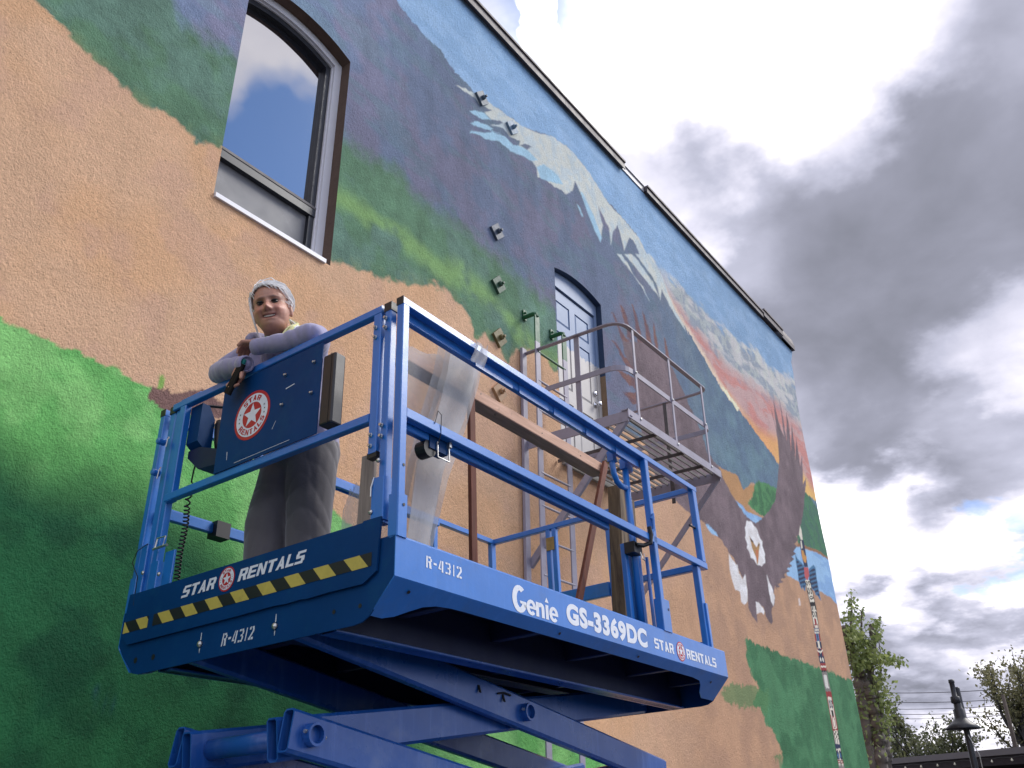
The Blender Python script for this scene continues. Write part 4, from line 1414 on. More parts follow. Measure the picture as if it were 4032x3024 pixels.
GLY = {
    "S": [R4(0.0, 0, 0.9, s2), R4(0.64, s2, 1.0, 0.42), [(0.06, 0.42), (1.0, 0.42), (0.94, 0.6), (0.0, 0.6)], R4(0.0, 0.6, 0.34, 1 - s2), R4(0.08, 1 - s2, 1.0, 1)],
    "T": [R4(0.32, 0, 0.68, 1 - s2), R4(0, 1 - s2, 1, 1)],
    "A": [[(0, 0), (0.33, 0), (0.40, 0.22), (0.10, 0.22)], [(0.67, 0), (1, 0), (0.90, 0.22), (0.60, 0.22)], [(0.10, 0.22), (0.90, 0.22), (0.82, 0.42), (0.18, 0.42)],
          [(0.18, 0.42), (0.47, 0.42), (0.5, 0.72), (0.31, 0.76)], [(0.53, 0.42), (0.82, 0.42), (0.69, 0.76), (0.5, 0.72)], [(0.31, 0.76), (0.5, 0.72), (0.69, 0.76), (0.62, 1), (0.38, 1)]],
    "R": [R4(0, 0, 0.33, 1), R4(0.33, 1 - s2, 0.86, 1), [(0.66, 0.56), (1.0, 0.56), (1.0, 0.86), (0.86, 1), (0.86, 0.8), (0.66, 0.8)], [(0.33, 0.38), (0.88, 0.38), (1.0, 0.5), (1.0, 0.56), (0.33, 0.56)],
          [(0.68, 0), (1.02, 0), (0.88, 0.38), (0.52, 0.38)]],
    "E": [R4(0, 0, 0.34, 1), R4(0.34, 0, 1, s2), R4(0.34, 0.41, 0.9, 0.6), R4(0.34, 1 - s2, 1, 1)],
    "N": [R4(0, 0, 0.3, 1), R4(0.7, 0, 1, 1), [(0.3, 1), (0.3, 0.58), (0.7, 0), (0.7, 0.42)]],
    "L": [R4(0, 0, 0.34, 1), R4(0.34, 0, 1, s2)],
    "-": [R4(0.05, 0.42, 0.95, 0.6)],
    # stencilled figures: bridges left open
    "r": [R4(0, 0, 0.26, 1), R4(0.38, 0.84, 0.82, 1), R4(0.72, 0.6, 1.0, 0.84), R4(0.38, 0.46, 0.86, 0.6), [(0.58, 0), (0.98, 0), (0.86, 0.46), (0.50, 0.46)]],
    "4": [[(0.0, 0.30), (0.26, 0.30), (0.5, 0.98), (0.34, 0.98)], R4(0.0, 0.2, 0.5, 0.30), R4(0.60, 0, 0.90, 0.98)],
    "3": [R4(0.02, 0.84, 0.42, 1), R4(0.54, 0.84, 0.9, 1), R4(0.70, 0.58, 1.0, 0.84), R4(0.40, 0.44, 0.86, 0.58), R4(0.70, 0.16, 1.0, 0.44), R4(0.54, 0, 0.9, 0.16), R4(0.02, 0, 0.42, 0.16)],
    "1": [R4(0.32, 0, 0.70, 1)],
    "2": [R4(0.02, 0.78, 0.32, 0.96), R4(0.12, 0.96, 0.42, 1.0), R4(0.54, 0.84, 0.92, 1), R4(0.66, 0.60, 1.0, 0.84), [(0.12, 0.18), (0.46, 0.18), (0.98, 0.6), (0.62, 0.6)], R4(0.0, 0, 0.42, 0.18), R4(0.54, 0, 1.0, 0.18)],
}


def word(text, x0, x1, z0, h, shear=0.0, gap=0.12, narrow=()):
    """2-D pieces of a word that fills x0..x1"""
    wd = [0.55 if c in "1" else (0.62 if c == "-" else (0.9 if c in "L" else 1.0)) for c in text]
    tot = sum(wd) + gap * (len(text) - 1)
    k = (x1 - x0) / tot
    out = []
    x = x0
    for c, w_ in zip(text, wd):
        for p in GLY[c]:
            out.append([(x + a * w_ * k + shear * b * h, z0 + b * h) for a, b in p])
        x += (w_ + gap) * k
    return out


def decal(name, pieces, to3, m, parent):
    g = MB()
    for p in pieces:
        g.poly([to3(a, b) for a, b in p], [tuple(range(len(p)))])
    return g.build(name, m, parent)


def end3(off):
    return lambda a, b: (off, -a, b)           # reading direction runs from the wall side to the near side


def side3(off):
    return lambda a, b: (a, off, b)


def circ(cx, cz, r0, r1, n=40):
    """ring or disc as quads"""
    out = []
    for k in range(n):
        t0, t1 = 2 * math.pi * k / n, 2 * math.pi * (k + 1) / n
        if r0 > 0:
            out.append([(cx + r0 * math.cos(t0), cz + r0 * math.sin(t0)), (cx + r1 * math.cos(t0), cz + r1 * math.sin(t0)), (cx + r1 * math.cos(t1), cz + r1 * math.sin(t1)), (cx + r0 * math.cos(t1), cz + r0 * math.sin(t1))])
        else:
            out.append([(cx, cz), (cx + r1 * math.cos(t0), cz + r1 * math.sin(t0)), (cx + r1 * math.cos(t1), cz + r1 * math.sin(t1))])
    return out


def star_pieces(cx, cz, r, rot=90.0):
    ri = r * 0.42
    pts = []
    for k in range(10):
        t = math.radians(rot + 36 * k)
        rr = r if k % 2 == 0 else ri
        pts.append((cx + rr * math.cos(t), cz + rr * math.sin(t)))
    return [[(cx, cz), pts[k], pts[(k + 1) % 10]] for k in range(10)]


def arc_word(text, cx, cz, r, h, a0, a1, inward=False):
    """letters set round a circle; angles in degrees, read clockwise"""
    out = []
    n = len(text)
    for i, c in enumerate(text):
        a = math.radians(a0 + (a1 - a0) * (i + 0.5) / n)
        wl_ = abs(math.radians(a1 - a0)) * r / n * 0.80
        for p in GLY[c]:
            q = []
            for u_, v_ in p:
                lx, ly = (u_ - 0.5) * wl_, (v_ - 0.5) * h
                if inward:
                    rr = r - ly
                    t = a + lx / r
                else:
                    rr = r + ly
                    t = a - lx / r
                q.append((cx + rr * math.cos(t), cz + rr * math.sin(t)))
            out.append(q)
    return out


def seal(cx, cz, R_, to3f, parent, step=0.0008, sgn=-1.0, base=0.0):
    """round badge: red rim, white band with lettering, red disc, white star"""
    o = base
    b0 = decal("badge", circ(cx, cz, 0, R_), to3f(o), "decal_red", parent)
    decal("band", circ(cx, cz, R_ * 0.53, R_ * 0.88), to3f(o + sgn * step), "decal_white", b0)
    decal("star", star_pieces(cx, cz, R_ * 0.50, 90), to3f(o + sgn * step), "decal_white", b0)
    decal("lettering", arc_word("STAR", cx, cz, R_ * 0.705, R_ * 0.22, 138, 52), to3f(o + sgn * 2 * step), "decal_red", b0)
    decal("lettering", arc_word("RENTALS", cx, cz, R_ * 0.705, R_ * 0.22, 208, 342, True), to3f(o + sgn * 2 * step), "decal_red", b0)
    sm = []
    for a in (192, 178, 164, 20, 6, -8):
        t = math.radians(a)
        sm += star_pieces(cx + R_ * 0.705 * math.cos(t), cz + R_ * 0.705 * math.sin(t), R_ * 0.05)
    decal("small_star", sm, to3f(o + sgn * 2 * step), "stripe_black", b0)
    return b0


# end board: words, badge
decal("lettering", word("STAR", -1.185, -0.972, -0.012, 0.048, 0.30), end3(XE), "decal_white", eb)
decal("lettering", word("RENTALS", -0.826, -0.450, -0.012, 0.048, 0.30), end3(XE), "decal_white", eb)
seal(-0.895, 0.013, 0.050, end3, eb, base=XE)
decal("stencil", word("r-4312", -0.898, -0.712, -0.248, 0.048, 0.16, 0.30), end3(-0.0015), "stencil_white", lift)
for y_, z_ in ((1.03, -0.219), (0.59, -0.221)):
    MB().lathe([(0.014, 0), (0.013, 0.006), (0.008, 0.011), (0.001, 0.013)], (-0.001, y_, z_), (-1, 0, 0), 12).build("bolt", "zinc", lift, True)
    end_quad("paint_drip", [(y_ - 0.002, z_ + 0.045), (y_ + 0.002, z_ + 0.045), (y_ + 0.003, z_ + 0.016), (y_ - 0.003, z_ + 0.016)], "stencil_white", -0.0015, lift)
    end_quad("paint_drip", [(y_ - 0.003, z_ - 0.016), (y_ + 0.003, z_ - 0.016), (y_ + 0.001, z_ - 0.034), (y_ - 0.001, z_ - 0.034)], "stencil_white", -0.0015, lift)
for y_, z_, r_ in ((1.462, -0.22, 0.012), (1.338, -0.224, 0.012), (0.284, -0.221, 0.008), (0.157, -0.222, 0.008)):
    MB().lathe([(r_, 0), (r_, 0.001)], (-0.0005, y_, z_), (-1, 0, 0), 14).build("bolt_hole", "black_plastic", lift)

# side lettering
YS = -0.0012
decal("stencil", word("r-4312", 0.160, 0.362, -0.0835, 0.043, -0.0, 0.30), side3(YS), "decal_white", lift)
decal("lettering", word("STAR", 1.904, 2.120, -0.112, 0.051, -0.08), side3(YS), "decal_white", lift)
decal("lettering", word("RENTALS", 2.272, 2.652, -0.113, 0.051, -0.08), side3(YS), "decal_white", lift)
seal(2.203, -0.0865, 0.050, side3, lift, base=YS)


def text_mesh(body, height, offset, shear=0.0, spacing=1.0):
    cu = bpy.data.curves.new("t", "FONT")
    cu.body = body
    cu.size = 1.0
    cu.offset = offset
    cu.shear = shear
    cu.space_character = spacing
    cu.resolution_u = 5
    ob = bpy.data.objects.new("t", cu)
    col.objects.link(ob)
    dg = bpy.context.evaluated_depsgraph_get()
    me_ = bpy.data.meshes.new_from_object(ob.evaluated_get(dg))
    bpy.data.objects.remove(ob)
    bpy.data.curves.remove(cu)
    v = np.zeros(len(me_.vertices) * 3)
    me_.vertices.foreach_get("co", v)
    return me_, v.reshape(-1, 3)


def text_decal(name, body, x0, x1, z0, z1, off, bold=0.02, spacing=1.0, m="decal_white", parent=None):
    me_, v = text_mesh(body, 1, bold, 0, spacing)
    lo, hi = v.min(0), v.max(0)
    n = np.stack([x0 + (v[:, 0] - lo[0]) / (hi[0] - lo[0]) * (x1 - x0), np.full(len(v), off), z0 + (v[:, 1] - lo[1]) / (hi[1] - lo[1]) * (z1 - z0)], 1)
    me_.vertices.foreach_set("co", n.ravel())
    me_.name = name
    me_.materials.clear()
    me_.update()
    return mesh_obj(name, me_, m, parent or lift)


text_decal("lettering", "GS-3369DC", 1.085, 1.826, -0.128, -0.031, YS, 0.052, 1.10)
# maker's name: heavy rounded capital with a long tail, triangle over the i
gx0 = 0.686


def stroke(pts, w_, closed=False):
    """round-cornered ribbon as abutting quads"""
    pts = [np.array(p, float) for p in pts]
    L_, Rr = [], []
    for i in range(len(pts)):
        a, b = pts[max(i - 1, 0)], pts[min(i + 1, len(pts) - 1)]
        d = (b - a) / np.linalg.norm(b - a)
        nn = np.array((-d[1], d[0]))
        wi = w_[i] if isinstance(w_, (list, tuple)) else w_
        L_.append(tuple(pts[i] + nn * wi / 2))
        Rr.append(tuple(pts[i] - nn * wi / 2))
    return [[L_[i], Rr[i], Rr[i + 1], L_[i + 1]] for i in range(len(pts) - 1)]


def arcp(cx, cy, rx, ry, a0, a1, n=12):
    return [(cx + rx * math.cos(math.radians(a)), cy + ry * math.sin(math.radians(a))) for a in np.linspace(a0, a1, n)]


def put(pieces, ox, oz, kx, kz):
    return [[(ox + a * kx, oz + b * kz) for a, b in p] for p in pieces]


logo = []
logo += stroke(arcp(0.30, 0.46, 0.23, 0.42, 52, 338, 18), 0.20)                  # G bowl
logo += [[(0.30, 0.40), (0.60, 0.40), (0.60, 0.30), (0.34, 0.30)], [(0.47, 0.30), (0.60, 0.30), (0.58, 0.12), (0.515, 0.20)]]
e_ = stroke(arcp(0.0, 0.0, 0.155, 0.235, 8, 318, 15), 0.135) + [[(-0.085, 0.05), (0.22, 0.05), (0.22, -0.05), (-0.085, -0.05)]]
logo += [[(a + 0.83, b + 0.27) for a, b in p] for p in e_]
logo += [R4(1.05, 0.0, 1.19, 0.56)] + stroke([(1.19, 0.40)] + arcp(1.28, 0.38, 0.10, 0.12, 120, 10, 6) + [(1.385, 0.28), (1.385, 0.0)], 0.14)
logo += [R4(1.515, 0.0, 1.655, 0.56), [(1.49, 0.66), (1.68, 0.66), (1.585, 0.86)]]
logo += [[(a + 1.91, b + 0.27) for a, b in p] for p in e_]
decal("logo", put(logo, 0.688, -0.136, 0.327 / 2.12, 0.107), side3(YS), "decal_white", lift)

# ---- guard rails
T = 0.036
zt_, zm_ = 0.983, 0.490
for sgn, y0 in ((1, T / 2), (-1, W - T / 2)):
    lb("top_rail", (0.044, y0, zt_), (2.735, y0, zt_), T, T)
    lb("mid_rail", (0.042, y0, zm_), (2.735, y0, zm_), T, 0.042)
    lb("corner_post", (0.024, y0, -0.002), (0.024, y0, 0.966), T, 0.038, (1, 0, 0))
    MB().box((0.003, y0 - T / 2 - 0.001, 0.966), (0.006, y0 + T / 2 + 0.001, 1.002)).build("end_cap", "black_plastic", lift)
    lb("rail_end", (0.006, y0, zt_), (0.044, y0, zt_), T, T)
    # telescoping inner rails below the outer ones
    yi = y0 + sgn * 0.036
    lb("inner_top_rail", (0.06, yi, 0.951), (2.06, yi, 0.951), 0.028, 0.05)
    lb("inner_mid_rail", (0.06, yi, 0.468), (1.62, yi, 0.468), 0.03, 0.05)
    for a_, b_ in ((0.52, 0.80), (0.856, 1.102), (1.152, 1.418), (1.46, 1.719), (1.772, 2.03)):
        MB().box((a_, yi - sgn * 0.017 - 0.0015, 0.917), (b_, yi - sgn * 0.017 + 0.0015, 0.962)).build("rail_plate", "blue_paint", lift)
    # lower corner sleeve and post
    lb("socket", (0.026, y0 + sgn * 0.001, -0.004), (0.026, y0 + sgn * 0.001, 0.155), T + 0.012, 0.052, (1, 0, 0))
    lb("mid_post", (2.062, y0, 0.03), (2.062, y0, 0.965), T, 0.040, (1, 0, 0))
    lb("post_socket", (2.078, y0, -0.004), (2.078, y0, 0.165), T + 0.010, 0.095, (1, 0, 0))
    lb("end_post", (2.70, y0, 0.512), (2.70, y0, 0.965), T, 0.05, (1, 0, 0))
    lb("leg_post", (2.63, y0 + sgn * 0.012, 0.0), (2.63, y0 + sgn * 0.012, 0.468), T, 0.044, (1, 0, 0))
    lb("leg_socket", (2.645, y0 + sgn * 0.010, -0.004), (2.645, y0 + sgn * 0.010, 0.25), T + 0.016, 0.03, (1, 0, 0))
# near end: posts seen as three uprights, end rails
lb("gate_post", (0.022, 0.083, 0.06), (0.022, 0.083, 0.985), 0.034, 0.036)
MB().box((0.002, 0.063, 0.962), (0.042, 0.103, 1.001)).build("post_cap", "black_plastic", lift)
lb("gate_post", (0.016, 0.137, 0.345), (0.016, 0.137, 0.965), 0.042, 0.034)
MB().box((0.001, 0.113, 0.328), (0.033, 0.161, 0.350)).build("post_cap", "black_plastic", lift)
lb("latch_sleeve", (0.016, 0.092, 0.07), (0.016, 0.092, 0.235), 0.062, 0.046)
lb("end_top_rail", (0.016, 0.114, zt_), (0.016, 1.50, zt_), 0.036, 0.036)
lb("end_mid_rail", (0.014, 0.158, 0.500), (0.014, 1.445, 0.500), 0.034, 0.038)
lb("hand_grip", (0.018, 1.30, 1.0045), (0.018, 1.445, 1.0045), 0.03, 0.010)
lb("gate_post", (0.016, 1.418, 0.48), (0.016, 1.418, 0.965), 0.045, 0.034)
lb("gate_post", (0.030, 1.468, 0.08), (0.030, 1.468, 0.985), 0.038, 0.034)
MB().box((0.010, 1.446, 0.962), (0.050, 1.489, 1.001)).build("post_cap", "black_plastic", lift)
lb("gate_post", (0.034, 1.520, 0.06), (0.034, 1.520, 0.985), 0.045, 0.034)
MB().box((0.012, 1.496, 0.962), (0.054, 1.544, 1.002)).build("post_cap", "black_plastic", lift)
lb("post_sleeve", (0.012, 1.545, 0.06), (0.012, 1.545, 0.30), 0.05, 0.02)
lb("post_sleeve", (0.02, 1.36, 0.06), (0.02, 1.36, 0.235), 0.07, 0.012)
lb("post_socket", (0.016, 1.445, 0.06), (0.016, 1.445, 0.20), 0.062, 0.03)
for y_, zs4 in ((0.137, (0.90, 0.855, 0.42, 0.375)), (0.083, (0.925, 0.88, 0.445, 0.40))):
    for z_ in zs4:
        MB().lathe([(0.009, 0), (0.009, 0.004), (0.0065, 0.005), (0.0065, 0.013)], (-0.0015, y_ + 0.004, z_), (-1, 0, 0), 6).build("bolt", "zinc", lift)
for y_, z_ in ((0.118, 0.105), (0.090, 0.30), (1.505, 0.16), (1.38, 0.13)):
    MB().lathe([(0.010, 0), (0.009, 0.004), (0.004, 0.008)], (-0.008, y_, z_), (-1, 0, 0), 12).build("bolt", "zinc", lift, True)
for z_ in (0.27, 0.115):
    MB().lathe([(0.006, 0), (0.006, 0.001)], (0.030, -0.0008 if z_ > 0.2 else -0.0065, z_), (0, -1, 0), 12).build("bolt_hole", "black_plastic", lift)
MB().lathe([(0.007, 0), (0.007, 0.001)], (2.105, -0.0058, 0.115), (0, -1, 0), 12).build("bolt_hole", "black_plastic", lift)
# spring clips and lanyards
for p in ([(-0.01, 1.435, 0.30), (-0.016, 1.435, 0.255), (-0.016, 1.375, 0.255), (-0.01, 1.375, 0.30), (-0.012, 1.435, 0.302)],
          [(-0.004, 1.49, 0.82), (-0.016, 1.478, 0.80), (-0.014, 1.486, 0.765)], [(-0.004, 1.515, 0.67), (-0.016, 1.505, 0.65), (-0.014, 1.515, 0.61)],
          [(-0.004, 0.112, 0.24), (-0.012, 0.118, 0.20), (-0.010, 0.12, 0.165)]):
    MB().tube(p, 0.0035, 6).build("spring_clip", "zinc", lift)
MB().lathe([(0.006, 0), (0.006, 0.10)], (-0.012, 1.45, 0.255), (0, -1, 0), 8).build("latch_pin", "zinc", lift)
MB().tube([(0.0, 1.52, 0.30), (-0.02, 1.56, 0.27), (-0.02, 1.585, 0.22), (-0.015, 1.56, 0.18), (-0.01, 1.54, 0.15), (-0.012, 1.53, 0.02)], 0.002, 5).build("lanyard", "wire_black", lift)
for z_ in (0.80, 0.64):
    MB().lathe([(0.016, 0), (0.016, 0.035), (0.011, 0.04)], (-0.002, 1.523, z_), (-1, 0, 0), 10).build("pivot_boss", "blue_paint", lift)
# far end frame with the entry gate
lb("end_top_rail", (2.715, 0.036, zt_), (2.715, W - 0.036, zt_), 0.036, 0.036)
lb("end_mid_rail", (2.715, 0.036, zm_), (2.715, 0.66, zm_), 0.036, 0.04)
lb("end_mid_rail", (2.715, 1.10, zm_), (2.715, W - 0.036, zm_), 0.036, 0.04)
for y_ in (0.64, 1.06, 1.11):
    lb("gate_upright", (2.715, y_, -0.02), (2.715, y_, 0.965), 0.034, 0.034)
lb("gate_rail", (2.700, 0.66, 0.47), (2.700, 1.05, 0.47), 0.03, 0.09)
for z_ in (0.86, 0.30):
    MB().box((2.690, 1.055, z_ - 0.045), (2.697, 1.118, z_ + 0.045)).build("hinge", "brass_hinge", lift)
MB().lathe([(0.007, 0), (0.007, 0.09)], (2.690, 0.02, 0.72), (-1, 0, 0), 8).build("latch_pin", "lamp_black", lift)
# inner fold-down gear beside the mid post: grip hoop, uprights, latch
MB().tube([(1.845, 0.10, 0.955), (1.835, 0.10, 0.90), (1.842, 0.10, 0.84), (1.87, 0.10, 0.80), (1.91, 0.10, 0.785), (1.97, 0.10, 0.79)], 0.017, 10).build("grip_hoop", "blue_paint", lift, True)
MB().tube([(1.985, 0.10, 0.96), (1.985, 0.10, 0.02)], 0.019, 10).build("gate_tube", "blue_paint", lift, True)
MB().box((1.815, 0.082, 0.905), (1.86, 0.118, 0.965)).build("hinge_lug", "blue_paint", lift)
MB().box((1.955, 0.082, 0.905), (2.045, 0.118, 0.965)).build("hinge_lug", "blue_paint", lift)
for x_, y_ in ((1.93, 0.13), (2.01, 0.14), (2.075, 0.13)):
    lb("gate_upright", (x_, y_, -0.05), (x_, y_, 0.46), 0.03, 0.034)
MB().tube([(2.11, 0.09, 0.42), (2.11, 0.09, 0.0)], 0.010, 8).build("latch_rod", "blue_paint", lift)
MB().tube([(2.03, -0.004, 0.60), (2.04, -0.012, 0.63), (2.035, -0.010, 0.54), (2.01, 0.0, 0.515)], 0.009, 8).build("hook", "blue_paint", lift)
MB().box((1.895, 0.05, 0.395), (1.985, 0.11, 0.455)).build("latch_block", "black_plastic", lift)
MB().tube([(1.99, -0.004, 0.545), (2.0, -0.006, 0.50), (1.995, 0.0, 0.455), (1.965, 0.03, 0.44), (1.92, 0.05, 0.44)], 0.012, 8).build("latch_lever", "black_plastic", lift)
MB().tube([(1.94, 0.04, 0.40), (1.945, 0.035, 0.365), (1.975, 0.035, 0.36), (1.98, 0.04, 0.40)], 0.003, 6).build("spring_clip", "zinc", lift)
# rail latch near the corner
MB().box((0.215, 0.035, 0.415), (0.325, 0.085, 0.482)).build("latch_block", "blue_shaded", lift)
MB().lathe([(0.036, 0), (0.036, 0.05)], (0.222, 0.09, 0.415), (0, -1, 0), 16).build("roller", "black_plastic", lift)
MB().tube([(0.255, 0.03, 0.45), (0.255, 0.028, 0.385), (0.325, 0.028, 0.385), (0.325, 0.03, 0.455)], 0.0032, 6).build("spring_clip", "zinc", lift)
lb("latch_plate", (0.318, 0.03, 0.47), (0.332, 0.03, 0.47), 0.02, 0.05, m="zinc")
MB().tube([(0.20, -0.002, 0.50), (0.215, -0.006, 0.56), (0.235, -0.006, 0.55), (0.24, 0.0, 0.47), (0.245, 0.02, 0.43)], 0.0016, 5).build("lanyard", "wire_black", lift)
# the same latch on the wall side
MB().box((0.34, W - 0.10, 0.42), (0.42, W - 0.03, 0.50)).build("latch_block", "black_plastic", lift)

# sign plate hung between the end rails
g = MB()
g.box((-0.010, 0.440, 0.517), (-0.006, 1.088, 0.945))
sign = g.build("sign_plate", "blue_shaded", lift)
seal(-0.864, 0.735, 0.117, end3, sign, base=-0.0112)
for y_, z_ in ((0.484, 0.86), (0.663, 0.861), (0.486, 0.714), (0.666, 0.717)):
    g = MB()
    g.lathe([(0.005, 0), (0.005, 0.012), (0.003, 0.014)], (-0.0105, y_, z_), (-1, 0, 0), 8)
    g.bar((-0.017, y_ - 0.009, z_ + 0.004), (-0.017, y_ - 0.002, z_), 0.004, 0.006)
    g.bar((-0.017, y_ + 0.009, z_ + 0.005), (-0.017, y_ + 0.002, z_), 0.004, 0.006)
    g.build("wing_nut", "zinc", sign)
for q in ([(0.78, 0.705), (0.775, 0.72), (0.765, 0.728), (0.77, 0.70)], [(0.655, 0.79), (0.60, 0.797), (0.602, 0.801), (0.655, 0.795)], [(1.01, 0.60), (1.006, 0.56), (1.003, 0.561), (1.006, 0.60)], [(0.72, 0.62), (0.70, 0.655), (0.698, 0.654), (0.717, 0.62)],
          [(0.95, 0.53), (0.60, 0.535), (0.60, 0.537), (0.95, 0.532)]):
    end_quad("scratch", q, "stencil_white", -0.0112, sign)
g = MB()
g.box((-0.006, 0.365, 0.548), (0.055, 0.438, 0.875))
mb_ = g.build("manual_box", "dark_grey_box", lift)
MB().box((-0.0075, 0.385, 0.548), (-0.006, 0.389, 0.874)).build("lid_seam", "black_plastic", mb_)
bvl = mb_.modifiers.new("bevel", "BEVEL")
bvl.width = 0.008
bvl.segments = 2

# control box with joystick, and its coiled cable
g = MB()
g.prism([(0.035, 0.962), (0.035, 0.765), (0.075, 0.735), (0.115, 0.735), (0.115, 0.90), (0.075, 0.962)], (0, 1.315, 0), (1, 0, 0), (0, 0, 1), (0, 0.085, 0))
cb_ = g.build("control_box", "blue_shaded", lift)
g = MB()
g.prism([(1.10, 0.60), (1.10, 0.66), (1.31, 0.735), (1.395, 0.735), (1.395, 0.70), (1.30, 0.62)], (0.05, 0, 0), (0, 1, 0), (0, 0, 1), (0.15, 0, 0))
g.build("control_tray", "under_shaded", cb_)
MB().tube([(0.14, 1.285, 0.735), (0.14, 1.290, 0.78), (0.145, 1.305, 0.84), (0.14, 1.31, 0.885), (0.135, 1.31, 0.905)], [0.020, 0.026, 0.028, 0.024, 0.012], 10).build("joystick", "black_plastic", cb_, True)
MB().tube([(0.05, 1.385, 0.955), (0.10, 1.36, 0.985), (0.15, 1.32, 0.985), (0.18, 1.23, 0.96), (0.19, 1.20, 0.86), (0.19, 1.20, 0.70)], 0.007, 6).build("guard_wire", "black_plastic", cb_)
pts = [(0.10, 1.36, 0.72), (0.10, 1.395, 0.70), (0.10, 1.405, 0.66), (0.10, 1.41, 0.60)]
nt = 0
ax = [np.array(p) for p in ((0.10, 1.412, 0.595), (0.105, 1.425, 0.50), (0.11, 1.42, 0.40), (0.115, 1.44, 0.25), (0.12, 1.43, 0.0))]
seg = [0, 0.10, 0.20, 0.35, 0.60]
tot = 0.60
s_ = 0.0
ang = 0.0
while s_ < tot:
    k = np.searchsorted(seg, s_, side="right") - 1
    t = (s_ - seg[k]) / (seg[k + 1] - seg[k]) if k < 4 else 1
    c = ax[k] * (1 - t) + ax[min(k + 1, 4)] * t
    ptc = 0.034 if s_ < 0.12 else 0.0175
    pts.append((c[0] + 0.011 * math.cos(ang), c[1] + 0.013 * math.sin(ang), c[2]))
    ang += 2 * math.pi / 9
    s_ += ptc / 9
MB().tube(pts, 0.0042, 5).build("coiled_cable", "black_plastic", lift, True)

# ---- underside and scissor stack
for y_ in (0.33, W - 0.33):
    lb("roller_track", (0.02, y_, -0.19), (L - 0.02, y_, -0.19), 0.06, 0.19, m="under_shaded")
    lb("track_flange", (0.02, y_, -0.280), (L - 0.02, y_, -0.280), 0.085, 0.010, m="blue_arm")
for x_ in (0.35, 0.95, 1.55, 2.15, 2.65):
    lb("deck_joist", (x_, 0.05, -0.14), (x_, W - 0.05, -0.14), 0.04, 0.085, m="under_shaded")
lb("deck_spine", (0.05, W / 2, -0.15), (L - 0.05, W / 2, -0.15), 0.10, 0.10, m="under_shaded")
AH, AW = 0.145, 0.055
LEV = [-0.215, -0.600, -0.985, -1.370]
XA, XB = 0.10, 2.74
YN, YF = 0.47, W - 0.47                     # outer faces of the outer arms


def arm(p0, p1, y, m="blue_arm"):
    """hollow box arm with open ends and pin boss"""
    (x0, z0), (x1, z1) = p0, p1
    d = np.array((x1 - x0, z1 - z0))
    Ln = np.linalg.norm(d)
    d = d / Ln
    n_ = np.array((-d[1], d[0]))
    a = np.array((x0, z0)) - d * 0.09
    b = np.array((x1, z1)) + d * 0.09
    g = MB()
    h, w_, t, c = AH / 2, AW, 0.006, 0.012
    out = [(-h + c, 0), (h - c, 0), (h, c), (h, w_ - c), (h - c, w_), (-h + c, w_), (-h, w_ - c), (-h, c)]
    inn = [(-h + c, t), (h - c, t), (h - t, c), (h - t, w_ - c), (h - c, w_ - t), (-h + c, w_ - t), (-h + t, w_ - c), (-h + t, c)]
    P = []
    for e in (a, b):
        for prof in (out, inn):
            for u_, v_ in prof:
                q = e + n_ * u_
                P.append((q[0], y + v_, q[1]))
    F = []
    for i in range(8):
        j = (i + 1) % 8
        F += [(i, j, 16 + j, 16 + i), (8 + i, 24 + i, 24 + j, 8 + j), (i, 8 + i, 8 + j, j), (16 + i, 16 + j, 24 + j, 24 + i)]
    g.poly(P, F)
    return g.build("scissor_arm", m, lift)


def boss(parent, x, y, z, sgn):
    g = MB()
    n = 18
    ro, ri = 0.040, 0.031
    P, F = [], []
    for yy, rr in ((y, ro), (y - sgn * 0.035, ro), (y - sgn * 0.035, ri), (y - sgn * 0.010, ri)):
        for k in range(n):
            t = 2 * math.pi * k / n
            P.append((x + rr * math.cos(t), yy, z + rr * math.sin(t)))
    for i in range(3):
        for k in range(n):
            F.append((i * n + k, i * n + (k + 1) % n, (i + 1) * n + (k + 1) % n, (i + 1) * n + k))
    F.append(tuple(3 * n + k for k in range(n)))
    g.poly(P, F)
    o = g.build("pivot_boss", "blue_arm", parent, False)
    for dx in (-1, 1):
        MB().lathe([(0.007, 0), (0.007, 0.012)], (x + dx * 0.038, y - sgn * 0.022, z + dx * -0.008), (dx, 0, 0), 6).build("bolt", "zinc", parent)
    return o


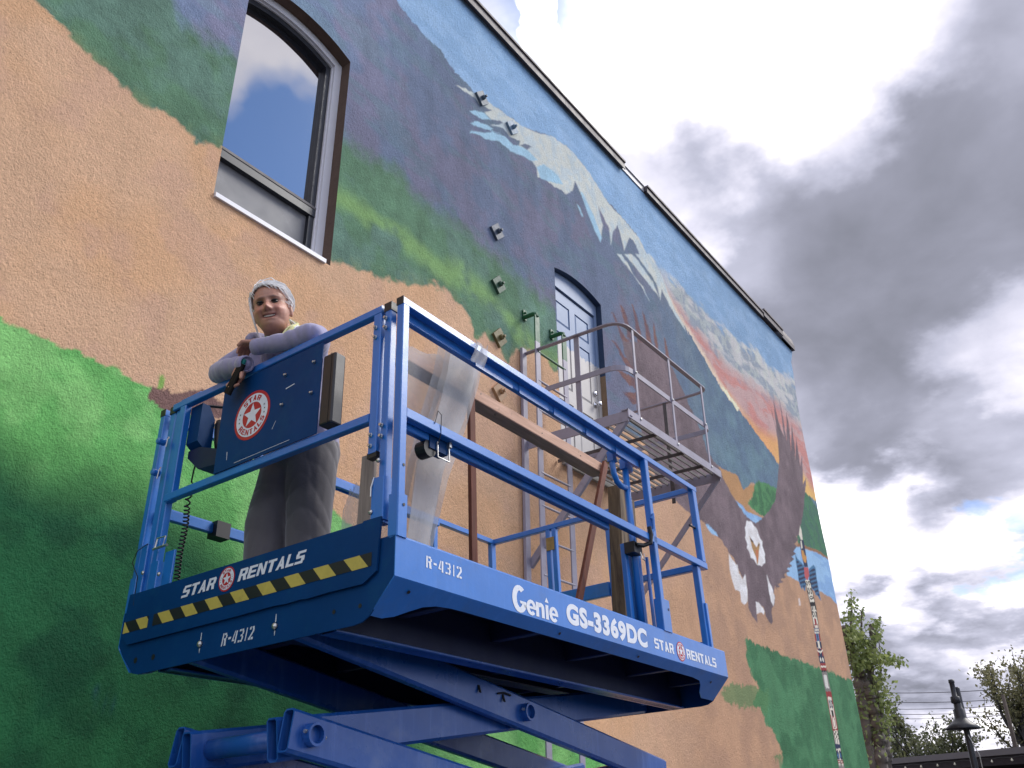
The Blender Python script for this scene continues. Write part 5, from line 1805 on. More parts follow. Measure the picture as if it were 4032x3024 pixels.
for lv in range(3):
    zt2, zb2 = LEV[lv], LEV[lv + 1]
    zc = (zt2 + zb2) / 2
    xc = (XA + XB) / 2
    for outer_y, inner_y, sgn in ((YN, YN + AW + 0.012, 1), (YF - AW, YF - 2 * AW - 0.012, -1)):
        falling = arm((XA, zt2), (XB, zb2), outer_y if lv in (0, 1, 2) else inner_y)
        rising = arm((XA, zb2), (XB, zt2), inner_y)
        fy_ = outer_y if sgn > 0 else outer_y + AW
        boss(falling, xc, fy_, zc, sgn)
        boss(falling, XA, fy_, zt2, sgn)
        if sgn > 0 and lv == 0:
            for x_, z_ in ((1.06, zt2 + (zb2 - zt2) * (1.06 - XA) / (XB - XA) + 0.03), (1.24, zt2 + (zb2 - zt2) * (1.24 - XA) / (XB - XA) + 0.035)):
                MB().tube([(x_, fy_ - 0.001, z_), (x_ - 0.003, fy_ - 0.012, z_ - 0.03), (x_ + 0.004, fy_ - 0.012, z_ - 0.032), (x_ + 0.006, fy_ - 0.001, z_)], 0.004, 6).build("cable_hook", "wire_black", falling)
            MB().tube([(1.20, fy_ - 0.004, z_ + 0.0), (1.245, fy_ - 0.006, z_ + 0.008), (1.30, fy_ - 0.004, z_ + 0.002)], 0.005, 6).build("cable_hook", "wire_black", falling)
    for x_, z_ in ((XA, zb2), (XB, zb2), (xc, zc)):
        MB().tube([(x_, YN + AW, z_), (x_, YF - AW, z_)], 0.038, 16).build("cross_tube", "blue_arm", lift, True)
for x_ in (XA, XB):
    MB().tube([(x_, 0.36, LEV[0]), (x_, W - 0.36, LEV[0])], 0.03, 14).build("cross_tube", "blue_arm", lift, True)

# chassis and wheels stand level on the ground
inv = LIFT_M.inverted()
cb0 = np.array((LIFT_O.x, LIFT_O.y, 0.0))


def wl_(p):
    q = inv @ Vector((float(cb0[0] + p[0]), float(cb0[1] + p[1]), float(p[2])))
    return tuple(q)


def wbox(a, b):
    (x0, y0, z0), (x1, y1, z1) = a, b
    P = [wl_(p) for p in ((x0, y0, z0), (x1, y0, z0), (x1, y1, z0), (x0, y1, z0), (x0, y0, z1), (x1, y0, z1), (x1, y1, z1), (x0, y1, z1))]
    return MB().poly(P, [(0, 3, 2, 1), (4, 5, 6, 7), (0, 1, 5, 4), (1, 2, 6, 5), (2, 3, 7, 6), (3, 0, 4, 7)])


wbox((0.0, 0.22, 0.42), (2.85, 1.34, 1.02)).build("chassis", "blue_paint", lift)
wbox((0.5, 0.02, 0.50), (2.3, 0.21, 0.95)).build("battery_tray", "blue_shaded", lift)
wbox((0.5, 1.35, 0.50), (2.3, 1.54, 0.95)).build("battery_tray", "blue_shaded", lift)
for x_ in (0.33, 2.52):
    for y_, sg in ((0.0, 1), (1.56, -1)):
        c = wl_((x_, y_, 0.33))
        axd = tuple(inv.to_3x3() @ Vector((0, sg, 0)))
        wh = MB().lathe([(0.22, 0.0), (0.31, 0.0), (0.33, 0.02), (0.33, 0.20), (0.31, 0.22), (0.22, 0.22)], c, axd, 28).build("wheel", "tyre_rubber", lift)
        MB().lathe([(0.06, -0.01), (0.10, -0.01), (0.12, 0.02), (0.21, 0.015), (0.215, 0.19)], c, axd, 24).build("rim", "rim_white", wh)

# ------------------------------------------------------------------ loose things on the platform


def on_lift(name, label, cat, p, group=None):
    q = LIFT_M @ Vector(p)
    o = thing(name, label, cat, q, group)
    o.rotation_euler = LIFT_R
    return o


def loose(name, g, m, label, cat, p, group=None, smooth=False):
    """mesh built in lift coordinates, set down as a thing of its own"""
    p = np.array(p, float)
    g.v = [tuple(np.array(v) - p) for v in g.v]
    o = g.build(name, m, None, smooth)
    o.location = LIFT_M @ Vector(p)
    o.rotation_euler = LIFT_R
    return tag(o, label, cat, group)


g = MB()
g.bar((0.37, 0.380, 1.037), (2.17, 0.380, 1.037), 0.088, 0.068, (0, 0, 1), 0.004)
brd = loose("lumber_board", g, "lumber", "long pale lumber board laid along the top of the lift rails", "board", (1.0, 0.38, 1.003))
for x_ in (0.62, 0.95, 1.5, 1.9):
    o = MB().lathe([(0.004, 0), (0.004, 0.001)], (x_ - 1.0, -0.0445, 0.05 - 0.02 * (x_ > 1)), (0, -1, 0), 8).build("nail_hole", "black_plastic", brd)
g = MB()
g.bar((0.845, 0.318, -0.074), (0.845, 0.318, 1.09), 0.042, 0.02, (0, 1, 0), 0.002)
loose("wooden_stake", g, "stake_red", "upright red brown wooden stake under the board, behind the mesh sheet", "stake", (0.845, 0.318, -0.074))
g = MB()
g.bar((1.60, 0.30, -0.074), (2.16, 0.318, 1.065), 0.045, 0.02, (0, 1, 0), 0.002)
loose("wooden_stake", g, "stake_red", "leaning red brown wooden stake at the far end of the board", "stake", (1.60, 0.30, -0.074))
g = MB()
g.bar((2.235, 0.355, -0.074), (2.30, 0.33, 0.95), 0.085, 0.085, (1, 0, 0), 0.004)
loose("timber_post", g, "post_wood", "dark weathered timber post standing inside the far end of the lift", "post", (2.235, 0.355, -0.074))
g = MB()
g.bar((2.34, 0.33, -0.074), (2.395, 0.32, 0.90), 0.06, 0.09, (1, 0, 0), 0.004)
loose("timber_post", g, "post_wood", "paler timber post leaning next to the dark post", "post", (2.34, 0.33, -0.074))
g = MB()
g.bar((0.10, 0.262, -0.074), (0.10, 0.245, 0.40), 0.07, 0.02, (1, 0, 0), 0.003)
loose("grey_plank", g, "plank_grey", "narrow grey plank upright behind the corner posts of the lift", "plank", (0.10, 0.262, -0.074))

# translucent plastic mesh, folded over and hanging down to the deck
m = bpy.data.materials.new("mesh_sheet")
m.use_nodes = True
t_ = NT(m.node_tree)
b_ = t_.n["Principled BSDF"]
b_.inputs["Base Color"].default_value = (0.34, 0.35, 0.375, 1)
b_.inputs["Roughness"].default_value = 0.55
uvn = t_.node("ShaderNodeTexCoord").outputs["Object"]
wv = t_.node("ShaderNodeTexWave", wave_type="BANDS", bands_direction="X")
t_.l.new(uvn, wv.inputs[0])
wv.inputs["Scale"].default_value = 55.0
wv.inputs["Distortion"].default_value = 1.5
al = t_.math("MULTIPLY_ADD", wv.outputs["Fac"], 0.12, 0.46)
al = t_.math("ADD", al, t_.math("MULTIPLY", t_.math("SUBTRACT", t_.noise(uvn, 9.0, 3.0), 0.5), 0.25))
t_.l.new(al, b_.inputs["Alpha"])
MATS["mesh_sheet"] = m


def sheet(rows, n=10, wob=0.008, seed=0):
    """rows: (left point, right point) from top to bottom; wavy cloth between"""
    rr = random.Random(seed)
    ph = rr.random() * 6
    P, F = [], []
    fine = []
    for i in range(len(rows) - 1):
        for k in range(6):
            t = k / 6
            fine.append((np.array(rows[i][0]) * (1 - t) + np.array(rows[i + 1][0]) * t, np.array(rows[i][1]) * (1 - t) + np.array(rows[i + 1][1]) * t))
    fine.append((np.array(rows[-1][0], float), np.array(rows[-1][1], float)))
    for i, (a, b) in enumerate(fine):
        for k in range(n + 1):
            t = k / n
            q = a * (1 - t) + b * t
            q = q + np.array((0, wob * math.sin(ph + 5.5 * t + i * 0.22), (0.012 * math.sin(ph * 2 + 17 * t) + rr.uniform(-0.006, 0.006)) if i == 0 else 0))
            P.append(q)
    for i in range(len(fine) - 1):
        for k in range(n):
            F.append((i * (n + 1) + k, i * (n + 1) + k + 1, (i + 1) * (n + 1) + k + 1, (i + 1) * (n + 1) + k))
    return MB().poly(P, F)


ms = on_lift("mesh_sheet", "folded sheet of translucent grey plastic mesh draped by the lift's corner post", "mesh sheet", (0.4, 0.2, -0.07))
mo = np.array((0.4, 0.2, -0.07))
fold = [
    ([((0.47, 0.20, 1.075), (0.82, 0.20, 1.20)), ((0.43, 0.20, 0.90), (0.76, 0.20, 0.97)), ((0.34, 0.20, 0.66), (0.66, 0.20, 0.72)), ((0.26, 0.20, 0.40), (0.52, 0.20, 0.42)), ((0.22, 0.20, -0.06), (0.37, 0.20, -0.06))], 1),
    ([((0.49, 0.17, 1.11), (0.74, 0.17, 1.175)), ((0.45, 0.17, 0.90), (0.70, 0.17, 0.95)), ((0.37, 0.17, 0.66), (0.60, 0.17, 0.70)), ((0.28, 0.17, 0.40), (0.46, 0.17, 0.42)), ((0.22, 0.17, -0.06), (0.33, 0.17, -0.06))], 2),
    ([((0.50, 0.145, 1.06), (0.72, 0.145, 1.15)), ((0.46, 0.145, 0.90), (0.66, 0.145, 0.94)), ((0.38, 0.145, 0.66), (0.57, 0.145, 0.70)), ((0.26, 0.145, 0.40), (0.42, 0.145, 0.42)), ((0.20, 0.145, -0.06), (0.30, 0.145, -0.06))], 3),
    ([((0.24, 0.29, 1.02), (0.66, 0.24, 1.05)), ((0.20, 0.29, 0.80), (0.52, 0.24, 0.82)), ((0.16, 0.29, 0.45), (0.36, 0.24, 0.46)), ((0.14, 0.29, -0.05), (0.24, 0.24, -0.05))], 4),
    ([((0.09, 0.34, 0.27), (0.10, 0.29, 0.30)), ((0.09, 0.375, 0.20), (0.10, 0.29, 0.22)), ((0.09, 0.37, 0.12), (0.10, 0.29, 0.12)), ((0.09, 0.33, -0.05), (0.10, 0.29, -0.05))], 5),
]
fold.append(([((0.46, -0.006, 1.004), (0.55, -0.006, 1.008)), ((0.455, -0.006, 0.945), (0.54, -0.006, 0.94)), ((0.44, -0.004, 0.90), (0.525, -0.004, 0.885))], 6))
for rows, sd in fold:
    g = sheet([(tuple(np.array(a) - mo), tuple(np.array(b) - mo)) for a, b in rows], seed=sd)
    g.build("fold", "mesh_sheet", ms, True)
# ------------------------------------------------------------------ the person leaning on the end rail
FEET = np.array((0.33, 0.95, -0.075))
person = on_lift("person", "white haired person in lilac hoodie and grey trousers leaning on the rail", "person", FEET)


def nrm(v):
    v = np.array(v, float)
    return v / np.linalg.norm(v)


class Blob:
    """overlapping capsules and ellipsoids fused into one skin"""

    def __init__(self):
        self.g = MB()

    def cap(self, p0, r0, p1, r1, n=16):
        p0, p1 = np.array(p0, float) - FEET, np.array(p1, float) - FEET
        d = p1 - p0
        Ln = np.linalg.norm(d)
        d = d / Ln
        prof = []
        for a in np.linspace(-90, 0, 6):
            prof.append((max(1e-4, r0 * math.cos(math.radians(a))), r0 * math.sin(math.radians(a))))
        for a in np.linspace(0, 90, 6):
            prof.append((max(1e-4, r1 * math.cos(math.radians(a))), Ln + r1 * math.sin(math.radians(a))))
        self.g.lathe(prof, p0, d, n)
        return self

    def chain(self, pts, rs, n=16):
        for i in range(len(pts) - 1):
            self.cap(pts[i], rs[i], pts[i + 1], rs[i + 1], n)
        return self

    def ell(self, c, ax, rad, n=22):
        """ax: three unit vectors, rad: three radii"""
        c = np.array(c, float) - FEET
        A = [np.array(a, float) for a in ax]
        P, F = [], []
        m_ = 14
        for i in range(m_ + 1):
            t = math.pi * i / m_
            for k in range(n):
                f = 2 * math.pi * k / n
                P.append(c + A[0] * rad[0] * math.sin(t) * math.cos(f) + A[1] * rad[1] * math.sin(t) * math.sin(f) + A[2] * rad[2] * math.cos(t))
        for i in range(m_):
            for k in range(n):
                F.append((i * n + k, i * n + (k + 1) % n, (i + 1) * n + (k + 1) % n, (i + 1) * n + k))
        self.g.poly(P, F)
        return self

    def skin(self, name, voxel, smooth=6, fac=0.5):
        me_ = bpy.data.meshes.new(name)
        me_.from_pydata(self.g.v, [], self.g.f)
        bm_ = bmesh.new()
        bm_.from_mesh(me_)
        bmesh.ops.remove_doubles(bm_, verts=bm_.verts, dist=2e-4)
        bmesh.ops.recalc_face_normals(bm_, faces=bm_.faces)
        bm_.to_mesh(me_)
        bm_.free()
        ob = bpy.data.objects.new(name, me_)
        col.objects.link(ob)
        r = ob.modifiers.new("r", "REMESH")
        r.mode = "VOXEL"
        r.voxel_size = voxel
        s = ob.modifiers.new("s", "SMOOTH")
        s.factor = fac
        s.iterations = smooth
        dg = bpy.context.evaluated_depsgraph_get()
        out = bpy.data.meshes.new_from_object(ob.evaluated_get(dg))
        bpy.data.objects.remove(ob)
        out.name = name
        out.materials.clear()
        v = np.zeros(len(out.vertices) * 3)
        out.vertices.foreach_get("co", v)
        nn = np.zeros(len(out.vertices) * 3)
        out.vertices.foreach_get("normal", nn)
        return out, v.reshape(-1, 3), nn.reshape(-1, 3)


XU, YU, ZU = np.eye(3)
HC = np.array((-0.005, 0.822, 1.268))
fh = nrm((-0.787, -0.617, 0))
F_ = nrm(fh * math.cos(math.radians(14)) - ZU * math.sin(math.radians(14)))
vl = nrm((-0.75, 0.66, 0.0))                     # towards the wall-side edge of the view
U_ = ZU - F_ * (ZU @ F_)
U_ = nrm(U_)
U_ = nrm(U_ * math.cos(math.radians(11)) + nrm(vl - F_ * (vl @ F_) - U_ * (vl @ U_)) * math.sin(math.radians(11)))
S_ = np.cross(F_, U_)                            # person's right... sideways axis
S_ = S_ if S_ @ vl < 0 else -S_                  # points to the far side from the wall (person's left ear)


HS = 1.07


def hp_(s, f, u):
    return HC + (S_ * s + F_ * f + U_ * u) * HS


shL, shR = np.array((0.135, 0.695, 1.115)), np.array((0.12, 1.04, 1.175))
elL, wrL = np.array((0.022, 0.555, 1.046)), np.array((-0.032, 0.822, 1.064))
elR, wrR = np.array((0.005, 1.165, 1.058)), np.array((-0.048, 0.925, 0.995))
hip = np.array((0.365, 0.985, 0.71))
chest = np.array((0.205, 0.90, 0.99))
neck0 = np.array((0.115, 0.865, 1.125))

# skin: head, neck, arms, hands, slim trunk and legs in one surface
b = Blob()
b.ell(hp_(0, -0.018, 0.035), (S_, F_, U_), (0.082, 0.100, 0.094))
b.ell(hp_(0, 0.012, -0.025), (S_, F_, U_), (0.079, 0.079, 0.088))
b.ell(hp_(0, 0.018, -0.068), (S_, F_, U_), (0.060, 0.066, 0.052))
b.ell(hp_(0.0, 0.000, -0.092), (S_, F_, U_), (0.052, 0.056, 0.036))
b.ell(hp_(0.078, -0.022, -0.012), (S_, F_, U_), (0.010, 0.018, 0.032))
b.ell(hp_(-0.078, -0.022, -0.012), (S_, F_, U_), (0.010, 0.018, 0.032))
b.cap(hp_(0, -0.035, -0.05), 0.060, neck0, 0.066)
b.chain([neck0, chest, hip], [0.08, 0.10, 0.10])
b.chain([neck0, shL, elL, wrL], [0.05, 0.045, 0.034, 0.025])
b.chain([neck0, shR, elR, wrR], [0.05, 0.045, 0.034, 0.025])
for fx, fy2 in ((0.29, 1.045), (0.37, 0.865)):
    b.chain([hip + (0, (fy2 - 0.955) * 0.6, -0.02), (fx + 0.0, fy2, 0.32), (fx + 0.02, fy2, -0.01)], [0.08, 0.06, 0.045])


def finger(bl_, pts, r0):
    bl_.chain(pts, [r0 * (1 - 0.10 * i) for i in range(len(pts))], 10)


# right hand, hanging below the sleeve round a dark tool
hd_, ht = nrm((0.0, 0.42, -0.9)), nrm((-0.3, -0.85, -0.42))
palm = wrR + hd_ * 0.055
b.cap(wrR, 0.026, palm, 0.030)
b.ell(palm + hd_ * 0.006, (nrm(np.cross(hd_, XU)), XU, hd_), (0.036, 0.018, 0.040))
side = nrm(np.cross(hd_, XU))
for i, off in enumerate((-0.028, -0.010, 0.009, 0.026)):
    k0 = palm + hd_ * (0.034 - 0.004 * abs(i - 1.3)) + side * off
    ln = (0.034, 0.038, 0.036, 0.028)[i]
    k1 = k0 + (hd_ * 0.8 - XU * 0.45) * ln
    k2 = k1 + (hd_ * 0.35 - XU * 0.25 - YU * 0.75) * ln * 0.75
    k3 = k2 + (-hd_ * 0.2 + XU * 0.25 - YU * 0.8) * ln * 0.55
    finger(b, [k0, k1, k2, k3], 0.0098)
th0 = palm - hd_ * 0.01 - YU * 0.026
finger(b, [th0, th0 + nrm((-0.5, -0.5, -0.6)) * 0.034, th0 + nrm((-0.5, -0.5, -0.6)) * 0.034 + nrm((-0.15, -0.2, -0.95)) * 0.028], 0.0112)
# left hand, laid over the right sleeve
hd2_ = nrm((-0.08, 0.86, 0.22))
palm2 = wrL + hd2_ * 0.05 + ZU * 0.010
b.cap(wrL, 0.025, palm2, 0.028)
b.ell(palm2, (XU, hd2_, nrm(np.cross(XU, hd2_))), (0.036, 0.042, 0.017))
for i, off in enumerate((-0.028, -0.010, 0.009, 0.026)):
    k0 = palm2 + hd2_ * 0.032 + XU * off
    ln = (0.030, 0.036, 0.034, 0.028)[i]
    k1 = k0 + nrm((-0.05, 0.9, -0.1)) * ln
    k2 = k1 + nrm((-0.05, 0.55, -0.8)) * ln * 0.8
    k3 = k2 + nrm((-0.02, 0.1, -1.0)) * ln * 0.55
    finger(b, [k0, k1, k2, k3], 0.0096)
th0 = palm2 - XU * 0.03
finger(b, [th0, th0 + nrm((-0.7, 0.6, -0.1)) * 0.032, th0 + nrm((-0.7, 0.6, -0.1)) * 0.032 + nrm((-0.2, 0.8, -0.6)) * 0.024], 0.0108)
me, v, nv = b.skin("body", 0.0042, 3, 0.5)
rel_ = (v + FEET - HC) / HS
cs, cf, cu = rel_ @ S_, rel_ @ F_, rel_ @ U_


def gs(s0, u0, ss, su):
    return np.exp(-((cs - s0) / ss) ** 2 - ((cu - u0) / su) ** 2)


head_m = (np.abs(cs) < 0.1) & (cu > -0.12) & (cu < 0.14) & (cf > 0.0)
fm = head_m * smoothstep(0.015, 0.05, cf)
dF = (0.030 * gs(0, -0.020, 0.013, 0.016) + 0.015 * gs(0, 0.004, 0.010, 0.022) + 0.006 * gs(0.012, -0.026, 0.009, 0.008) + 0.006 * gs(-0.012, -0.026, 0.009, 0.008)
      - 0.013 * gs(0.031, 0.016, 0.016, 0.011) - 0.013 * gs(-0.031, 0.016, 0.016, 0.011) + 0.007 * gs(0.03, 0.036, 0.022, 0.008) + 0.007 * gs(-0.03, 0.036, 0.022, 0.008)
      + 0.010 * gs(0.042, -0.022, 0.020, 0.016) + 0.010 * gs(-0.042, -0.022, 0.020, 0.016) - 0.006 * gs(0, -0.036, 0.014, 0.005)
      - 0.008 * gs(0, -0.054, 0.028, 0.006) + 0.006 * gs(0, -0.066, 0.022, 0.006) + 0.005 * gs(0, -0.045, 0.024, 0.005) + 0.008 * gs(0, -0.088, 0.020, 0.012)
      - 0.004 * gs(0.030, -0.040, 0.007, 0.016) - 0.004 * gs(-0.030, -0.040, 0.007, 0.016))
v = v + F_[None, :] * (dF * fm * HS)[:, None]
me.vertices.foreach_set("co", v.ravel())
me.update()
sk = np.tile(np.array((0.46, 0.235, 0.165)), (len(v), 1))
sk *= (1 + 0.10 * np.sin(v[:, 0:1] * 90) * np.sin(v[:, 2:3] * 77))


def dab(c, a):
    a = (a * fm)[:, None]
    sk[:] = sk * (1 - a) + np.array(c) * a


dab((0.52, 0.17, 0.12), 0.5 * (gs(0.042, -0.022, 0.022, 0.018) + gs(-0.042, -0.022, 0.022, 0.018)) + 0.4 * gs(0, -0.020, 0.014, 0.014))
dab((0.20, 0.085, 0.06), np.clip(0.8 * (gs(0.031, 0.012, 0.019, 0.012) + gs(-0.031, 0.012, 0.019, 0.012)), 0, 1))
dab((0.17, 0.10, 0.075), np.clip(0.75 * (gs(0.031, 0.036, 0.018, 0.0055) + gs(-0.031, 0.036, 0.018, 0.0055)), 0, 1))
dab((0.10, 0.04, 0.03), np.clip(0.8 * (gs(0.009, -0.033, 0.005, 0.004) + gs(-0.009, -0.033, 0.005, 0.004)), 0, 1))
curve = cu + 0.055 - 0.010 * (cs / 0.03) ** 2
dab((0.36, 0.10, 0.085), np.exp(-(curve / 0.010) ** 2) * smoothstep(0.036, 0.026, np.abs(cs)) * 0.8)
dab((0.05, 0.015, 0.012), np.exp(-(curve / 0.0045) ** 2) * smoothstep(0.033, 0.026, np.abs(cs)))
dab((0.22, 0.10, 0.075), 0.5 * (gs(0.031, -0.040, 0.005, 0.017) + gs(-0.031, -0.040, 0.005, 0.017)))
att = me.color_attributes.new("skin", "FLOAT_COLOR", "POINT")
att.data.foreach_set("color", np.concatenate([sk, np.ones((len(sk), 1))], 1).ravel().astype(np.float32))
m = bpy.data.materials.new("skin")
m.use_nodes = True
t_ = NT(m.node_tree)
b_ = t_.n["Principled BSDF"]
vc = t_.node("ShaderNodeVertexColor", layer_name="skin").outputs[0]
oc = t_.node("ShaderNodeTexCoord").outputs["Object"]
t_.l.new(t_.mix(1.0, vc, t_.mix(1.0, (1, 1, 1), t_.math("MULTIPLY_ADD", t_.math("SUBTRACT", t_.noise(oc, 60.0, 4.0), 0.5), 0.35, 1.0), "MULTIPLY"), "MULTIPLY"), b_.inputs["Base Color"])
b_.inputs["Roughness"].default_value = 0.48
b_.inputs["Subsurface Weight"].default_value = 0.08
b_.inputs["Subsurface Radius"].default_value = (0.01, 0.004, 0.002)
MATS["skin"] = m
body = mesh_obj("body", me, m, person, True)
mat("eye_white", (0.30, 0.25, 0.23), 0.25, 0.05, 60)
mat("iris", (0.05, 0.035, 0.03), 0.15, 0.1, 60)
mat("teeth", (0.70, 0.64, 0.55), 0.3, 0.05, 60)
for sx in (-1, 1):
    e_c = hp_(0.031 * sx, 0.0615, 0.013) - FEET
    g = MB()
    g.lathe([(0.0005, -0.011), (0.0075, -0.008), (0.0105, -0.002), (0.0105, 0.002), (0.008, 0.0075), (0.0005, 0.0105)], e_c, F_, 14)
    eo = g.build("eye", "eye_white", body, True)
    g = MB()
    g.lathe([(0.0005, 0.0080), (0.0060, 0.0092), (0.004, 0.0106), (0.0005, 0.0112)], e_c, F_, 12)
    g.build("iris", "iris", eo, True)
    g = MB()
    lid = [hp_(0.031 * sx + a, 0.0735 - 12 * a * a, 0.0165 - 9 * a * a) - FEET for a in np.linspace(-0.016, 0.016, 7)]
    g.tube(lid, [0.001, 0.0036, 0.0048, 0.0050, 0.0048, 0.0036, 0.001], 8)
    lid2 = [hp_(0.031 * sx + a, 0.0735 - 12 * a * a, 0.0058 + 6 * a * a) - FEET for a in np.linspace(-0.015, 0.015, 7)]
    g.tube(lid2, [0.001, 0.003, 0.004, 0.0042, 0.004, 0.003, 0.001], 8)
    g.build("eyelid", m, body, True)
g = MB()
for k in range(8):
    a = (k - 3.5) * 0.0056
    q = hp_(a, 0.0770 - 9 * a * a, -0.0525 + 9 * a * a) - FEET
    g.poly([q + S_ * i * 0.0026 + F_ * j * 0.002 + U_ * k2 * 0.0036 for i in (-1, 1) for j in (-1, 1) for k2 in (-1, 1)],
           [(0, 1, 3, 2), (4, 6, 7, 5), (0, 4, 5, 1), (2, 3, 7, 6), (0, 2, 6, 4), (1, 5, 7, 3)])
g.build("teeth", "teeth", body)

# clothes
mat("hoodie_cloth", (0.30, 0.285, 0.44), 0.9, 0.10, 9, bump=0.0022, bscale=26, sheen=0.4, dirt=(0.16, 0.17, 0.20), dirt_amt=0.35, dirt_scale=7)
mat("trouser_cloth", (0.10, 0.093, 0.10), 0.85, 0.12, 7, bump=0.002, bscale=22, sheen=0.5)
mat("shirt_cloth", (0.12, 0.36, 0.27), 0.9, 0.1, 9)
mat("shoe", (0.03, 0.03, 0.035), 0.6, 0.1, 9)
mat("hair_white", (0.92, 0.91, 0.90), 0.35, 0.06, 40)
mat("hair_mint", (0.52, 0.72, 0.58), 0.5, 0.15, 30)
mat("hair_yellow", (0.72, 0.70, 0.36), 0.5, 0.15, 30)


def folds(v, n, amp, dirs):
    d = np.zeros(len(v))
    for (ax, fq, ph, a) in dirs:
        ax = nrm(ax)
        wv_ = v @ ax * fq + ph + 1.6 * np.sin(v[:, 0] * 17 + v[:, 2] * 13 + ph) + 1.2 * np.sin(v[:, 1] * 23 + ph * 2)
        d += a * (np.abs(np.sin(wv_)) ** 0.6 - 0.6)
    return v + n * (d * amp)[:, None]


b = Blob()
b.chain([hip + (0.005, -0.01, 0.06), hip + (-0.05, -0.03, 0.14), chest, (0.145, 0.87, 1.09)], [0.178, 0.175, 0.168, 0.115])
b.chain([shL, chest + (0, -0.05, 0), chest + (0, 0.08, 0), shR], [0.085, 0.13, 0.13, 0.085])
b.chain([shL + (0.01, 0, 0), (0.09, 0.610, 1.075), elL, (0.0, 0.70, 1.048), wrL + (0, 0.012, 0)], [0.080, 0.062, 0.048, 0.043, 0.036])
b.chain([shR, (0.06, 1.12, 1.12), elR, (-0.035, 1.05, 1.03), wrR], [0.078, 0.064, 0.053, 0.045, 0.037])
hood = [(0.00, 0.955, 1.165), (0.06, 1.0, 1.205), (0.17, 0.93, 1.185), (0.19, 0.85, 1.185), (0.16, 0.765, 1.175), (0.09, 0.725, 1.145), (0.03, 0.755, 1.085)]
b.chain(hood, [0.026, 0.036, 0.044, 0.046, 0.042, 0.034, 0.024])
me, v, nv = b.skin("hoodie", 0.007, 8)
v = folds(v, nv, 0.009, [((0.5, 1, -0.3), 30, 0.3, 0.5), ((-0.4, 0.6, 1), 19, 1.7, 0.5), ((-0.15, 1.0, 0.25), 62, 0.9, 0.35)])
me.vertices.foreach_set("co", v.ravel())
me.update()
mesh_obj("hoodie", me, "hoodie_cloth", person, True)
for w0, wd_, r0_ in ((wrL + (0, 0.012, 0), nrm(wrL - np.array((0.0, 0.70, 1.048))), 0.037), (wrR, nrm(wrR - np.array((-0.035, 1.05, 1.03))), 0.038)):
    g = MB()
    g.lathe([(r0_ * 0.8, -0.012), (r0_ * 1.02, -0.008), (r0_ * 1.06, 0.012), (r0_ * 1.0, 0.034), (r0_ * 0.82, 0.038), (r0_ * 0.78, 0.02)], w0 - FEET, wd_, 20)
    g.build("cuff", "hoodie_cloth", person, True)
b = Blob()
b.ell(neck0 + (-0.035, -0.01, 0.018), (XU, YU, ZU), (0.072, 0.078, 0.040))
me, v, nv = b.skin("shirt", 0.006, 4)
mesh_obj("shirt", me, "shirt_cloth", person, True)
b = Blob()
b.ell(hip + (0.02, 0.0, 0.0), (XU, YU, ZU), (0.165, 0.195, 0.150))
b.chain([hip + (0.01, 0.07, -0.03), (0.285, 1.055, 0.36), (0.285, 1.05, 0.0)], [0.125, 0.100, 0.088])
b.chain([hip + (0.02, -0.07, -0.03), (0.365, 0.875, 0.36), (0.370, 0.865, 0.0)], [0.125, 0.100, 0.088])
me, v, nv = b.skin("trousers", 0.008, 8)
v = folds(v, nv, 0.007, [((0.25, 0.9, 0.12), 17, 0.2, 0.5), ((0.5, -0.5, 1), 15, 1.1, 0.6)])
me.vertices.foreach_set("co", v.ravel())
me.update()
mesh_obj("trousers", me, "trouser_cloth", person, True)
for fx, fy2 in ((0.285, 1.05), (0.37, 0.865)):
    b = Blob()
    b.chain([(fx + 0.05, fy2, -0.038), (fx - 0.12, fy2 + 0.01, -0.046)], [0.036, 0.028])
    b.cap((fx + 0.03, fy2, -0.03), 0.042, (fx + 0.02, fy2, 0.03), 0.046)
    me, v, nv = b.skin("shoe", 0.007, 4)
    v[:, 2] = np.maximum(v[:, 2], 0.001)
    me.vertices.foreach_set("co", v.ravel())
    mesh_obj("shoe", me, "shoe", person, True)

# hair: swept back cap with loose strands, tied behind, ends tinted
g = MB()
P, F = [], []
n1, n2 = 30, 44
inside = {}
for i in range(n1 + 1):
    th = math.pi * 0.66 * i / n1                # from crown down
    for k in range(n2):
        f = 2 * math.pi * k / n2
        du, ds, df = math.cos(th), math.sin(th) * math.sin(f), math.sin(th) * math.cos(f)
        rp = 1 + 0.012 * math.sin(f * 23 + th * 3) + 0.008 * math.sin(f * 41)
        P.append(hp_(0.0865 * rp * ds, -0.023 + 0.1035 * rp * df, 0.037 + 0.0985 * rp * du) - FEET)
        inside[(i, k)] = not ((df > 0.12 + 0.30 * du and du < 0.86 + 0.03 * math.sin(f * 9)) or (df > -0.12 and du < 0.10))
for i in range(n1):
    for k in range(n2):
        if inside[(i, k)] and inside[(i + 1, k)] and inside[(i, (k + 1) % n2)] and inside[(i + 1, (k + 1) % n2)]:
            F.append((i * n2 + k, i * n2 + (k + 1) % n2, (i + 1) * n2 + (k + 1) % n2, (i + 1) * n2 + k))
g.poly(P, F)
hair = g.build("hair", "hair_white", person, True)
so = hair.modifiers.new("t", "SOLIDIFY")
so.thickness = 0.006
so.offset = -1
rr = random.Random(5)
g = MB()
